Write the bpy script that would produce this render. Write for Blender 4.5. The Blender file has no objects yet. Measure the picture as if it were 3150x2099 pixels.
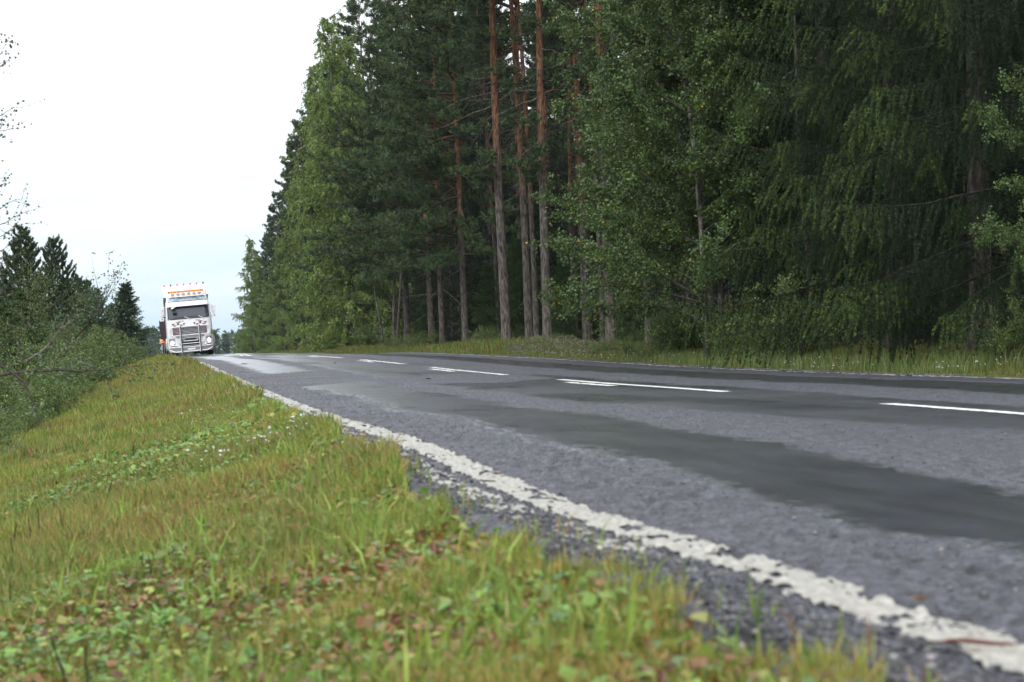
import bpy, math, random
import numpy as np
from mathutils import Vector, Matrix, Euler
R = math.radians
random.seed(7)
rng = np.random.default_rng(7)
sc = bpy.context.scene
COL = sc.collection

# ------------------------------------------------------------------ camera
F = 5860.0; VX = 453.332; HY = 1049.84; CAMZ = 0.505
YAW = math.atan((1575 - VX) / F)
cam_d = bpy.data.cameras.new('camera'); cam = bpy.data.objects.new('camera', cam_d); COL.objects.link(cam)
cam.location = (0, 0, CAMZ); cam.rotation_euler = (R(90), 0, -YAW)
cam_d.sensor_width = 36; cam_d.lens = F / 3150 * 36
cam_d.clip_start = 0.1; cam_d.clip_end = 9000
cam_d.dof.use_dof = True; cam_d.dof.focus_distance = 80; cam_d.dof.aperture_fstop = 6.3
sc.camera = cam
sc.view_settings.view_transform = 'Standard'; sc.view_settings.look = 'None'
sc.view_settings.exposure = 0.3; sc.view_settings.gamma = 1
sc.cycles.max_bounces = 7; sc.cycles.diffuse_bounces = 3; sc.cycles.glossy_bounces = 3
sc.cycles.transmission_bounces = 3; sc.cycles.transparent_max_bounces = 6; sc.cycles.volume_bounces = 0
sc.cycles.use_denoising = True

# ------------------------------------------------------------------ sky and sun (overcast)
world = bpy.data.worlds.new('World'); sc.world = world; world.use_nodes = True
nt = world.node_tree; nt.nodes.clear()
def N(t, tree=None, **k):
    n = (tree or nt).nodes.new(t)
    for a, b in k.items(): setattr(n, a, b)
    return n
out = N('ShaderNodeOutputWorld'); bg = N('ShaderNodeBackground'); sky = N('ShaderNodeTexSky')
sky.sky_type = 'NISHITA'; sky.sun_disc = False; sky.sun_elevation = R(40); sky.sun_rotation = R(210)
bg.inputs[1].default_value = 0.1
tc = N('ShaderNodeTexCoord'); sep = N('ShaderNodeSeparateXYZ')
nt.links.new(tc.outputs['Generated'], sep.inputs[0])
ramp = N('ShaderNodeValToRGB'); cr = ramp.color_ramp
cr.elements[0].position = 0.0; cr.elements[0].color = (6.0, 7.6, 9.2, 1)
cr.elements[1].position = 1.0; cr.elements[1].color = (16.5, 17.2, 18.3, 1)
for p, c in ((0.03, (7.1, 8.4, 9.5, 1)), (0.07, (8.6, 9.6, 10.2, 1)), (0.16, (11.5, 11.9, 12.4, 1)), (0.4, (14.2, 14.8, 15.8, 1))):
    e = cr.elements.new(p); e.color = c
mp = N('ShaderNodeMapping'); mp.inputs['Scale'].default_value = (1, 1, 6)
nz = N('ShaderNodeTexNoise'); nz.inputs['Scale'].default_value = 7; nz.inputs['Detail'].default_value = 4
nt.links.new(tc.outputs['Generated'], mp.inputs[0]); nt.links.new(mp.outputs[0], nz.inputs['Vector'])
ma = N('ShaderNodeMath', operation='MULTIPLY_ADD'); ma.inputs[1].default_value = 0.16; ma.inputs[2].default_value = -0.075
nt.links.new(nz.outputs['Fac'], ma.inputs[0])
ad = N('ShaderNodeMath', operation='ADD'); nt.links.new(ma.outputs[0], ad.inputs[0]); nt.links.new(sep.outputs['Z'], ad.inputs[1])
nt.links.new(ad.outputs[0], ramp.inputs[0])
mx = N('ShaderNodeMixRGB'); mx.inputs[0].default_value = 0.88
nt.links.new(sky.outputs[0], mx.inputs[1]); nt.links.new(ramp.outputs[0], mx.inputs[2])
nt.links.new(mx.outputs[0], bg.inputs[0]); nt.links.new(bg.outputs[0], out.inputs[0])
sun_d = bpy.data.lights.new('sun', 'SUN'); sun_d.energy = 1.5; sun_d.angle = R(30); sun_d.color = (1, .97, .92)
sun = bpy.data.objects.new('sun', sun_d); COL.objects.link(sun)
sun.rotation_euler = Euler((R(50), 0, R(-30)))      # light comes from behind and left of the camera

# ------------------------------------------------------------------ helpers
def at(px, d, py=None):
    """source-photo column and depth -> world x, y (and z)"""
    u = (px - 1575) / F * d
    x = u * math.cos(YAW) + d * math.sin(YAW); y = -u * math.sin(YAW) + d * math.cos(YAW)
    if py is None: return x, y
    return x, y, CAMZ - (py - HY) / F * d
def atX(px, X):
    a = YAW + math.atan((px - 1575) / F); return X, X / math.tan(a)
def zpix(py, x, y):
    d = x * math.sin(YAW) + y * math.cos(YAW); return CAMZ - (py - HY) / F * d

_lat = {}
def vnoise(x, y, seed=0):
    if seed not in _lat: _lat[seed] = np.random.default_rng(1000 + seed).random((256, 256))
    T = _lat[seed]; x = np.asarray(x, float); y = np.asarray(y, float)
    xi = np.floor(x).astype(int); yi = np.floor(y).astype(int); fx = x - xi; fy = y - yi
    fx = fx * fx * (3 - 2 * fx); fy = fy * fy * (3 - 2 * fy)
    a = T[xi % 256, yi % 256]; b = T[(xi + 1) % 256, yi % 256]; c = T[xi % 256, (yi + 1) % 256]; d = T[(xi + 1) % 256, (yi + 1) % 256]
    return (a * (1 - fx) + b * fx) * (1 - fy) + (c * (1 - fx) + d * fx) * fy
def sstep(a, b, x):
    t = np.clip((x - a) / (b - a), 0, 1); return t * t * (3 - 2 * t)
def pch(xk, yk, x):
    xk = np.asarray(xk, float); yk = np.asarray(yk, float); d = np.diff(yk) / np.diff(xk); h = np.diff(xk); m = np.empty(len(xk)); m[0] = d[0]; m[-1] = d[-1]
    m[1:-1] = (d[:-1] * h[1:] + d[1:] * h[:-1]) / (h[:-1] + h[1:]); x = np.asarray(x, float)
    i = np.clip(np.searchsorted(xk, x) - 1, 0, len(xk) - 2); t = (x - xk[i]) / h[i]
    v = (2*t**3-3*t**2+1)*yk[i] + (t**3-2*t**2+t)*h[i]*m[i] + (-2*t**3+3*t**2)*yk[i+1] + (t**3-t**2)*h[i]*m[i+1]
    v = np.where(x > xk[-1], yk[-1] + m[-1] * (x - xk[-1]), v); return np.where(x < xk[0], yk[0] + m[0] * (x - xk[0]), v)
KS = [2.5, 4, 6, 9, 14, 22, 34, 50, 68, 86, 105, 130]
KX = [1.325, 1.313, 1.284, 1.259, 1.242, 1.336, 1.357, 1.284, .786, .65, .631, .605]
KZ = [.015, .006, -.022, .008, -.033, -.092, -.081, -.040, -.070, -.32, -.455, -.66]
KZG = [.012, .004, -.008, -.020, -.042, -.078, -.070, -.040, -.070, -.32, -.455, -.66]      # the verge does not follow the small dips of the asphalt edge
KM_S = [2.5, 12, 35, 60, 85, 105, 130]; KM = [-.0142, .0129, .0138, .0165, .029, .066, .06]
LW = 4.16
def line_x(s):
    s = np.asarray(s, float); t = np.maximum(s - 110, 0)
    return pch(KS, KX, np.minimum(s, 130)) - .0005 * t * t
def line_z(s):
    s = np.asarray(s, float); t = np.maximum(s - 130, 0)
    return pch(KS, KZ, np.clip(s, -5, 130)) - .012 * t - .00005 * np.minimum(t, 250) ** 2
def road_z(off, s):
    m = pch(KM_S, KM, np.clip(s, 0, 130)); far = sstep(75, 100, np.asarray(s, float))
    o2 = np.where(off > LW, LW + (off - LW) * (1 - .9 * far), off)
    return line_z(s) + np.maximum(o2, -.6) * m
def ground_z(x, s):
    x = np.asarray(x, float); s = np.asarray(s, float); off = x - line_x(s)
    z0 = road_z(np.clip(off, -.3, 2 * LW + .4), s)
    t = np.maximum(-off - .22, 0)
    zl = -(t * .26 + .05 * sstep(0, .25, t)); zl = np.where(t > 3.4, -.934, zl)
    zl = zl + .6 * sstep(4.4, 8, t)
    r = np.maximum(off - 2 * LW - .35, 0)
    zr = -.05 * sstep(0, .5, r) + .36 * sstep(.6, 3.6, r)
    z0 = z0 + (pch(KS, KZG, np.clip(s, -5, 130)) - pch(KS, KZ, np.clip(s, -5, 130))) * sstep(.0, .6, t)
    n = (vnoise(x * .9, s * .9, 1) - .5) * .07 + (vnoise(x * 3.1, s * 3.1, 2) - .5) * .035 + (vnoise(x * .12, s * .12, 3) - .5) * .5 * sstep(6, 14, t + r)
    return z0 + np.where(off < 0, zl, zr) + n * sstep(.1, 1.1, t + r)

class MB:
    def __init__(s): s.v = []; s.q = []; s.t = []; s.c = []; s.n = 0
    def add(s, v, q=None, t=None, c=None):
        v = np.asarray(v, float).reshape(-1, 3)
        if q is not None and len(q): s.q.append(np.asarray(q).reshape(-1, 4) + s.n)
        if t is not None and len(t): s.t.append(np.asarray(t).reshape(-1, 3) + s.n)
        s.v.append(v)
        if c is None: c = np.ones((len(v), 3)) * .5
        c = np.asarray(c, float)
        if c.ndim == 1: c = np.tile(c, (len(v), 1))
        s.c.append(c); s.n += len(v); return s
    def box(s, x0, x1, y0, y1, z0, z1, c=None):
        v = [(x, y, z) for z in (z0, z1) for y in (y0, y1) for x in (x0, x1)]
        return s.add(v, [(0, 2, 3, 1), (4, 5, 7, 6), (0, 1, 5, 4), (2, 6, 7, 3), (0, 4, 6, 2), (1, 3, 7, 5)], c=c)
    def tube(s, pts, rad, k=6, c=None, cap=True):
        P = np.asarray(pts, float); n = len(P); rad = np.broadcast_to(np.asarray(rad, float), (n,))
        T = np.gradient(P, axis=0); T /= np.linalg.norm(T, axis=1)[:, None] + 1e-9
        ref = np.array([0, 0, 1.0]) if abs(T[:, 2].mean()) < .8 else np.array([1.0, 0, 0])
        A = np.cross(T, ref); A /= np.linalg.norm(A, axis=1)[:, None] + 1e-9; B = np.cross(T, A)
        an = np.linspace(0, 2 * np.pi, k, endpoint=False)
        V = P[:, None] + rad[:, None, None] * (np.cos(an)[None, :, None] * A[:, None] + np.sin(an)[None, :, None] * B[:, None])
        i = np.arange(n - 1)[:, None] * k; j = np.arange(k)[None]; j2 = (j + 1) % k
        q = np.stack([i + j, i + j2, i + k + j2, i + k + j], -1).reshape(-1, 4)
        V = V.reshape(-1, 3); t = None
        if cap:
            V = np.vstack([V, P[0], P[-1]]); a = np.arange(k); b = (a + 1) % k
            t = np.vstack([np.stack([b, a, np.full(k, n * k)], 1), np.stack([a + (n - 1) * k, b + (n - 1) * k, np.full(k, n * k + 1)], 1)])
        return s.add(V, q, t, c)
    def mesh(s, name, mats, smooth=False):
        me = bpy.data.meshes.new(name); V = np.vstack(s.v); C = np.vstack(s.c)
        Q = np.vstack(s.q) if s.q else np.zeros((0, 4), int); T = np.vstack(s.t) if s.t else np.zeros((0, 3), int)
        me.vertices.add(len(V)); me.vertices.foreach_set('co', V.ravel().astype(np.float32))
        L = np.concatenate([Q.ravel(), T.ravel()]); me.loops.add(len(L)); me.loops.foreach_set('vertex_index', L.astype(np.int32))
        nq, ntr = len(Q), len(T); me.polygons.add(nq + ntr)
        st = np.concatenate([np.arange(nq) * 4, nq * 4 + np.arange(ntr) * 3])
        me.polygons.foreach_set('loop_start', st.astype(np.int32))
        me.polygons.foreach_set('use_smooth', np.full(nq + ntr, smooth))
        at_ = me.attributes.new('Col', 'FLOAT_COLOR', 'POINT')
        at_.data.foreach_set('color', np.hstack([C, np.ones((len(C), 1))]).ravel().astype(np.float32))
        me.update(calc_edges=True); me.materials.append(mats); return me
    def build(s, name, mat, parent=None, smooth=False):
        return link(name, s.mesh(name, mat, smooth), parent)
def link(name, data, parent=None):
    o = bpy.data.objects.new(name, data); COL.objects.link(o)
    if parent: o.parent = parent
    return o
def tag(o, label=None, cat=None, group=None, kind=None):
    if label: o['label'] = label
    if cat: o['category'] = cat
    if group: o['group'] = group
    if kind: o['kind'] = kind
    return o
def empty(name, loc=(0, 0, 0), rot=(0, 0, 0)):
    o = bpy.data.objects.new(name, None); COL.objects.link(o); o.location = loc; o.rotation_euler = rot; o.empty_display_size = .2; return o
def grid(nx, ny):
    i = np.arange(ny - 1)[:, None] * nx; j = np.arange(nx - 1)[None]
    return np.stack([i + j, i + j + 1, i + nx + j + 1, i + nx + j], -1).reshape(-1, 4)
def nrm(a): return a / (np.linalg.norm(a, axis=-1, keepdims=True) + 1e-9)

# ------------------------------------------------------------------ materials
def mat(name, color=(.5, .5, .5), rough=.6, metal=0, spec=.5, attr=False, trans=0, emit=None, es=1, noise=None, bump=None, coat=0):
    m = bpy.data.materials.new(name); m.use_nodes = True; t = m.node_tree; t.nodes.clear()
    o = N('ShaderNodeOutputMaterial', t); b = N('ShaderNodeBsdfPrincipled', t)
    b.inputs['Roughness'].default_value = rough; b.inputs['Metallic'].default_value = metal; b.inputs['Specular IOR Level'].default_value = spec
    b.inputs['Base Color'].default_value = (*color, 1); b.inputs['Coat Weight'].default_value = coat
    src = None
    if attr:
        a = N('ShaderNodeAttribute', t, attribute_name='Col'); src = a.outputs['Color']
    if noise:
        sc_, c2, w = noise; tcn = N('ShaderNodeTexCoord', t); nn = N('ShaderNodeTexNoise', t)
        nn.inputs['Scale'].default_value = sc_; nn.inputs['Detail'].default_value = 5; mpn = N('ShaderNodeMapping', t); mpn.inputs['Scale'].default_value = (1, 1, .28 if name == 'bark' else 1); t.links.new(tcn.outputs['Object'], mpn.inputs[0]); t.links.new(mpn.outputs[0], nn.inputs['Vector'])
        rp = N('ShaderNodeValToRGB', t); rp.color_ramp.elements[0].position = .5 - w; rp.color_ramp.elements[1].position = .5 + w
        t.links.new(nn.outputs['Fac'], rp.inputs[0]); mm = N('ShaderNodeMixRGB', t)
        if src: t.links.new(src, mm.inputs[1])
        else: mm.inputs[1].default_value = (*color, 1)
        mm.inputs[2].default_value = (*c2, 1); t.links.new(rp.outputs['Color'], mm.inputs[0]); src = mm.outputs[0]
    if bump:
        bs, st, dist = bump; tcb = N('ShaderNodeTexCoord', t); nb = N('ShaderNodeTexNoise', t); nb.inputs['Scale'].default_value = bs; nb.inputs['Detail'].default_value = 4
        t.links.new(tcb.outputs['Object'], nb.inputs['Vector']); bp = N('ShaderNodeBump', t); bp.inputs['Strength'].default_value = st; bp.inputs['Distance'].default_value = dist
        t.links.new(nb.outputs['Fac'], bp.inputs['Height']); t.links.new(bp.outputs[0], b.inputs['Normal'])
    if src: t.links.new(src, b.inputs['Base Color'])
    if emit: b.inputs['Emission Color'].default_value = (*emit, 1); b.inputs['Emission Strength'].default_value = es
    if trans:
        tr = N('ShaderNodeBsdfTranslucent', t); ms = N('ShaderNodeMixShader', t); ms.inputs[0].default_value = trans
        if src: t.links.new(src, tr.inputs[0])
        else: tr.inputs[0].default_value = (*color, 1)
        t.links.new(b.outputs[0], ms.inputs[1]); t.links.new(tr.outputs[0], ms.inputs[2]); t.links.new(ms.outputs[0], o.inputs[0])
    else: t.links.new(b.outputs[0], o.inputs[0])
    return m
M_leaf = mat('leaf', rough=.38, attr=True, trans=.25, spec=.5)
M_needle = mat('needle', rough=.55, attr=True, trans=.12, spec=.3)
M_grass = mat('grass', rough=.5, attr=True, trans=.32, spec=.3)
M_bark = mat('bark', rough=.9, attr=True, spec=.2, noise=(16, (.035, .028, .024), .16), bump=(14, 1.0, .03))
M_soil = mat('soil', (.075, .07, .03), rough=1, spec=.1, noise=(2.5, (.07, .09, .022), .15), bump=(30, .8, .03))
M_white = mat('white_paint', (.82, .82, .84), rough=.28, coat=.4)
M_chrome = mat('chrome', (.78, .78, .78), rough=.28, metal=.75)
M_black = mat('black_plastic', (.012, .012, .013), rough=.5)
M_rubber = mat('rubber', (.018, .018, .018), rough=.85)
M_grey = mat('grey_metal', (.30, .31, .32), rough=.45, metal=.3)
M_glass = mat('glass', (.055, .065, .08), rough=.12, spec=.8)
M_tread = mat('tread_plate', (.33, .33, .33), rough=.4, metal=.5)
M_dark = mat('dark_board', (.045, .028, .028), rough=.5)
M_red = mat('dark_red', (.16, .01, .015), rough=.35)
M_orange = mat('orange_lens', (.85, .20, .01), rough=.25, emit=(1, .25, .01), es=.35)
M_amber = mat('lit_amber', (.9, .25, .02), rough=.3, emit=(1, .22, .02), es=2)
M_redlens = mat('red_lens', (.6, .05, .03), rough=.3, emit=(1, .1, .05), es=.3)
M_lamp = mat('lit_lamp', (1, 1, .95), rough=.3, emit=(1, .95, .85), es=14)
M_lens = mat('lamp_glass', (.42, .42, .45), rough=.2, spec=.7)
M_sign = mat('sign_blue', (.20, .33, .42), rough=.4)
M_text = mat('white_lettering', (.85, .88, .9), rough=.5)
M_yellow = mat('yellow_reflector', (.35, .36, .03), rough=.4)

# asphalt: wet, roughness and relief driven by the 'Col' attribute (r = smoothness, g = stone/dirt tint, b = pits)
def asphalt():
    m = bpy.data.materials.new('asphalt'); m.use_nodes = True; t = m.node_tree; t.nodes.clear()
    o = N('ShaderNodeOutputMaterial', t); b = N('ShaderNodeBsdfPrincipled', t); a = N('ShaderNodeAttribute', t, attribute_name='Col'); b.inputs['Specular IOR Level'].default_value = .75
    sp = N('ShaderNodeSeparateColor', t); t.links.new(a.outputs['Color'], sp.inputs[0])
    g = N('ShaderNodeTexCoord', t)
    v = N('ShaderNodeTexVoronoi', t); v.inputs['Scale'].default_value = 62; t.links.new(g.outputs['Object'], v.inputs['Vector'])
    n = N('ShaderNodeTexNoise', t); n.inputs['Scale'].default_value = 40; n.inputs['Detail'].default_value = 6; t.links.new(g.outputs['Object'], n.inputs['Vector'])
    n2 = N('ShaderNodeTexNoise', t); n2.inputs['Scale'].default_value = .9; n2.inputs['Detail'].default_value = 3; t.links.new(g.outputs['Object'], n2.inputs['Vector'])
    rp = N('ShaderNodeValToRGB', t); rp.color_ramp.elements[0].color = (.010, .010, .013, 1); rp.color_ramp.elements[1].color = (.088, .091, .115, 1)
    t.links.new(v.outputs['Color'], rp.inputs[0])
    n3 = N('ShaderNodeTexNoise', t); n3.inputs['Scale'].default_value = 15; n3.inputs['Detail'].default_value = 6; n3.inputs['Roughness'].default_value = .7; t.links.new(g.outputs['Object'], n3.inputs['Vector'])
    rq = N('ShaderNodeValToRGB', t); rq.color_ramp.elements[0].position = .43; rq.color_ramp.elements[0].color = (.18, .18, .20, 1); rq.color_ramp.elements[1].position = .55; t.links.new(n3.outputs['Fac'], rq.inputs[0])
    mq = N('ShaderNodeMixRGB', t, blend_type='MULTIPLY'); mq.inputs[0].default_value = 1; t.links.new(rp.outputs[0], mq.inputs[1]); t.links.new(rq.outputs[0], mq.inputs[2])
    b.inputs['Coat Roughness'].default_value = .22; cw = N('ShaderNodeMath', t, operation='MULTIPLY'); cw.inputs[1].default_value = .55; t.links.new(sp.outputs[0], cw.inputs[0]); t.links.new(cw.outputs[0], b.inputs['Coat Weight'])
    mpp = N('ShaderNodeMapping', t); mpp.inputs['Scale'].default_value = (3.2, .55, 1); t.links.new(g.outputs['Object'], mpp.inputs[0]); n4 = N('ShaderNodeTexNoise', t); n4.inputs['Scale'].default_value = 1.6; n4.inputs['Detail'].default_value = 8; n4.inputs['Roughness'].default_value = .68; t.links.new(mpp.outputs[0], n4.inputs['Vector'])
    sm2 = N('ShaderNodeMixRGB', t); sm2.inputs[1].default_value = (.016, .017, .022, 1); sm2.inputs[2].default_value = (.062, .066, .085, 1); rs = N('ShaderNodeMapRange', t); rs.inputs[1].default_value = .34; rs.inputs[2].default_value = .66; t.links.new(n4.outputs['Fac'], rs.inputs[0]); t.links.new(rs.outputs[0], sm2.inputs[0])
    sm3 = N('ShaderNodeMixRGB', t, blend_type='MULTIPLY'); sm3.inputs[0].default_value = .55; t.links.new(sm2.outputs[0], sm3.inputs[1]); t.links.new(v.outputs['Color'], sm3.inputs[2])
    mx = N('ShaderNodeMixRGB', t); t.links.new(sp.outputs[0], mx.inputs[0]); t.links.new(mq.outputs[0], mx.inputs[1]); t.links.new(sm3.outputs[0], mx.inputs[2])
    t.links.new(mx.outputs[0], b.inputs['Base Color'])
    # roughness
    r1 = N('ShaderNodeMapRange', t); t.links.new(sp.outputs[0], r1.inputs[0]); r1.inputs[3].default_value = .55; r1.inputs[4].default_value = .30
    r2 = N('ShaderNodeMath', t, operation='MULTIPLY_ADD'); t.links.new(n2.outputs['Fac'], r2.inputs[0]); r2.inputs[1].default_value = .30; r2.inputs[2].default_value = -.15
    r3 = N('ShaderNodeMath', t, operation='ADD'); t.links.new(r1.outputs[0], r3.inputs[0]); t.links.new(r2.outputs[0], r3.inputs[1]); t.links.new(r3.outputs[0], b.inputs['Roughness'])
    h = N('ShaderNodeMath', t, operation='ADD'); t.links.new(v.outputs['Distance'], h.inputs[0]); t.links.new(n.outputs['Fac'], h.inputs[1])
    st = N('ShaderNodeMapRange', t); t.links.new(sp.outputs[0], st.inputs[0]); st.inputs[3].default_value = 1.0; st.inputs[4].default_value = .16
    bp = N('ShaderNodeBump', t); bp.inputs['Distance'].default_value = .010; t.links.new(st.outputs[0], bp.inputs['Strength']); t.links.new(h.outputs[0], bp.inputs['Height'])
    t.links.new(bp.outputs[0], b.inputs['Normal']); t.links.new(b.outputs[0], o.inputs[0]); return m
M_asph = asphalt()
M_paint = mat('road_paint', (.44, .42, .36), rough=.5, noise=(45, (.22, .21, .185), .2), bump=(90, .8, .006))
M_paintnew = mat('fresh_road_paint', (.80, .80, .78), rough=.4, bump=(60, .4, .004))
M_stone = mat('gravel', rough=.55, attr=True, spec=.5)

# ------------------------------------------------------------------ road
def smooth_mask(x, s):
    off = x - line_x(s); wob = (vnoise(s * .8, off * 0, 11) - .5) * .22 + (vnoise(s * 5, off * 3, 12) - .5) * .14 + (vnoise(s * 28, off * 32, 15) - .5) * .16; o = off + wob
    band = lambda a, b, e=.11: sstep(a - e, a + e, o) * (1 - sstep(b - e, b + e, o))
    endA = 1 - sstep(26.0, 26.25, s + (off - 1.2) * -2.3); endB = sstep(34.2, 34.5, s + (off - 1) * -2.2)
    crack = 1 - .9 * np.exp(-((s - 20.2 - (off - 1) * 1.5) / .09) ** 2)
    near = band(.74, 1.70) * np.maximum(endA, endB) * crack
    mid = band(2.25, 4.75, .14) * (.72 + .28 * sstep(.35, .6, vnoise(x * 1.3, s * .35, 13)))
    midp = mid * (1 - .75 * sstep(.62, .72, vnoise(x * 1.1 + 9, s * .22, 14)))
    far = band(5.95, 7.25, .09); farsh = band(7.5, 8.15, .1) * .3
    return np.clip(near + midp + far + farsh, 0, 1)
def micro(x, s, sm):
    """relief of the asphalt surface in metres"""
    h = (vnoise(x * 60, s * 48, 21) - .5) * .010 + (vnoise(x * 160, s * 130, 22) - .5) * .006 + (vnoise(x * 22, s * 17, 26) - .5) * .009 * (1 - sstep(.7, 1.2, x - line_x(s)) * .7)
    rough = 1 - sm; off = x - line_x(s)
    broken = sstep(.30, .6, vnoise(x * 5.5, s * 3.5, 23)) * (1 - sstep(.5, 1.0, off)) + .5 * sstep(.5, .65, vnoise(x * 2.1, s * 1.2, 24))
    pit = -.018 * broken * sstep(.45, .75, vnoise(x * 24, s * 17, 25))
    lip = -.006 * rough
    return h * (.12 + .88 * rough) + pit * rough + lip, broken
S_rows = [2.2]
while S_rows[-1] < 130: S_rows.append(S_rows[-1] * 1.0042 + .001)
S_rows = np.array(S_rows); S_rows = np.concatenate([S_rows, np.linspace(131, 420, 120)])
OFFS = np.concatenate([np.arange(-.62, 2.4, .0125), np.arange(2.4, 2 * LW + .38, .022)])
def road_grid():
    S, O = np.meshgrid(S_rows, OFFS, indexing='ij')
    edge_n = (vnoise(S * 6, O * 0, 31) - .5) * .10 + (vnoise(S * 25, O * 0, 32) - .5) * .05
    X = line_x(S) + O; sm = smooth_mask(X, S); h, br = micro(X, S, sm)
    Z = road_z(O, S) + h * (S < 90)
    # broken, crumbling outer edge drops under the verge
    e = sstep(-.28, -.40, O + edge_n * 1.2) ; Z = Z - e * (.13 + .02 * vnoise(X * 60, S * 40, 33)) - .30 * np.maximum(-.3 - O, 0) - 1.2 * np.maximum(-.40 - O, 0)
    e2 = sstep(2 * LW + .25, 2 * LW + .36, O + edge_n); Z = Z - e2 * .06
    return X, S, Z, sm, br
X, S, Z, sm, br = road_grid()
m = MB(); m.add(np.stack([X, S, Z], -1), grid(len(OFFS), len(S_rows)), c=np.stack([sm, br, br * 0], -1).reshape(-1, 3))
road = m.build('road', M_asph, smooth=True); tag(road, kind='structure')
def surf_z(x, s):
    off = x - line_x(s); h, _ = micro(x, s, smooth_mask(x, s)); return road_z(off, s) + h * (s < 90)
def marking(name, o0, o1, s0, s1, mt, worn=0., parent=None, res=.0125, sr=1.0045):
    ss = [s0]
    while ss[-1] < s1: ss.append(min(s1, ss[-1] * sr + .001))
    ss = np.array(ss); os_ = np.linspace(o0, o1, max(5, int((o1 - o0) / res) + 1)); S, O = np.meshgrid(ss, os_, indexing='ij')
    X = line_x(S) + O; Zr = road_z(O, S); hm, _ = micro(X, S, smooth_mask(X, S)); Z = Zr + hm * .85 * (S < 90) + .0035
    q = grid(len(os_), len(ss)); cx = X.ravel()[q].mean(1); cs = S.ravel()[q].mean(1); co = O.ravel()[q].mean(1)
    if worn:
        ed = np.minimum(co - o0, o1 - co); w = vnoise(cx * 30, cs * 22, 41) * .5 + vnoise(cx * 9, cs * 5, 42) * .5
        keep = (w < 1 - worn * .44) & (ed > (vnoise(cs * 7, cs * 0, 43) * .022 + vnoise(cs * 70, cx * 70, 44) * .016 - .014) * worn * 1.3); q = q[keep]
    m = MB(); m.add(np.stack([X, S, Z], -1), q); o = m.build(name, mt, parent, smooth=True); return o
marking('edge_line', -.06, .105, 2.4, 130, M_paint, .74, road, .009)
o = marking('old_edge_line', -.23, -.10, 4.4, 22, M_paint, 1.15, road); o['label'] = 'older worn paint beside the left edge line'
marking('edge_line', 2 * LW - .03, 2 * LW + .075, 9, 130, M_paint, .35, road, .02)
for k in range(9):
    s1 = 13.45 + 12 * k; s0 = max(s1 - 7.9, 4)
    marking('centre_dash', LW - .04, LW + .09, s0, s1, M_paintnew, .12, road, .02)
    if k: marking('centre_dash_short', LW - .30, LW - .17, s1 - 4.2, s1 - 1.7, M_paintnew, .12, road, .02)

# ------------------------------------------------------------------ ground sheet
os_ = np.unique(np.round(np.concatenate([-np.geomspace(8, 1500, 48), np.arange(-8, -.7, .12), np.arange(-.7, -.2, .03), np.arange(0, 8, .8), np.arange(8.2, 9.2, .05), np.arange(9.2, 16, .15), np.geomspace(16, 1500, 55)]), 4))
ss = np.unique(np.concatenate([np.linspace(-60, 1, 14), np.linspace(1, 2.4, 30), np.geomspace(2.4, 160, 900), np.geomspace(160, 1500, 60)]))
S, O = np.meshgrid(ss, os_, indexing='ij'); lx = line_x(np.minimum(S, 420)); X = lx + O; Z = ground_z(X, S)
Z = Z - .12 * sstep(-.50, -.44, O) * (1 - sstep(2 * LW + .30, 2 * LW + .36, O)); Z = Z + (vnoise(X * 11, S * 11, 4) - .5) * .02 * (np.abs(O) < 9)
fz = sstep(300, 700, S); Z = np.where(S > 300, Z * (1 - fz) + fz * -13, Z); bigx = sstep(60, 400, np.abs(X)); Z = Z * (1 - bigx) + bigx * (fz * -13)
xs = os_
m = MB(); m.add(np.stack([X, S, Z], -1), grid(len(xs), len(ss))); g = m.build('ground', M_soil, smooth=True); tag(g, kind='structure')

# ------------------------------------------------------------------ verge: grass, ground cover, gravel
def palette(P, w, n, jit=.25):
    P = np.asarray(P); w = list(w)[:len(P)]; c = P[rng.choice(len(P), n, p=np.asarray(w) / np.sum(w))]; return c * (1 + (rng.random((n, 1)) - .5) * 2 * jit) * (1 + (rng.random((n, 3)) - .5) * .2)
GR = [(.145, .205, .035), (.20, .255, .05), (.30, .31, .10), (.36, .29, .12), (.24, .125, .055), (.085, .14, .035)]
def blades(m, x, s, h, w, col, lean=.45, z=None):
    n = len(x); z = ground_z(x, s) - .01 if z is None else z; a = rng.random(n) * 2 * np.pi; wd = np.stack([np.cos(a), np.sin(a), 0 * a], 1) * w[:, None] / 2
    b = rng.random(n) * 2 * np.pi; l = rng.random(n) * lean * h; ld = np.stack([np.cos(b), np.sin(b), 0 * b], 1) * l[:, None]
    P0 = np.stack([x, s, z], 1); P1 = P0 + ld * .35 + np.array([0, 0, 1]) * h[:, None] * .55; P2 = P0 + ld + np.array([0, 0, 1]) * (h * (1 - .25 * (l / h) ** 2))[:, None]
    V = np.stack([P0 - wd, P0 + wd, P1 + wd * .8, P1 - wd * .8, P2], 1).reshape(-1, 3); i = np.arange(n) * 5
    m.add(V, np.stack([i, i + 1, i + 2, i + 3], 1), np.stack([i + 3, i + 2, i + 4], 1), np.repeat(col, 5, 0))
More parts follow.
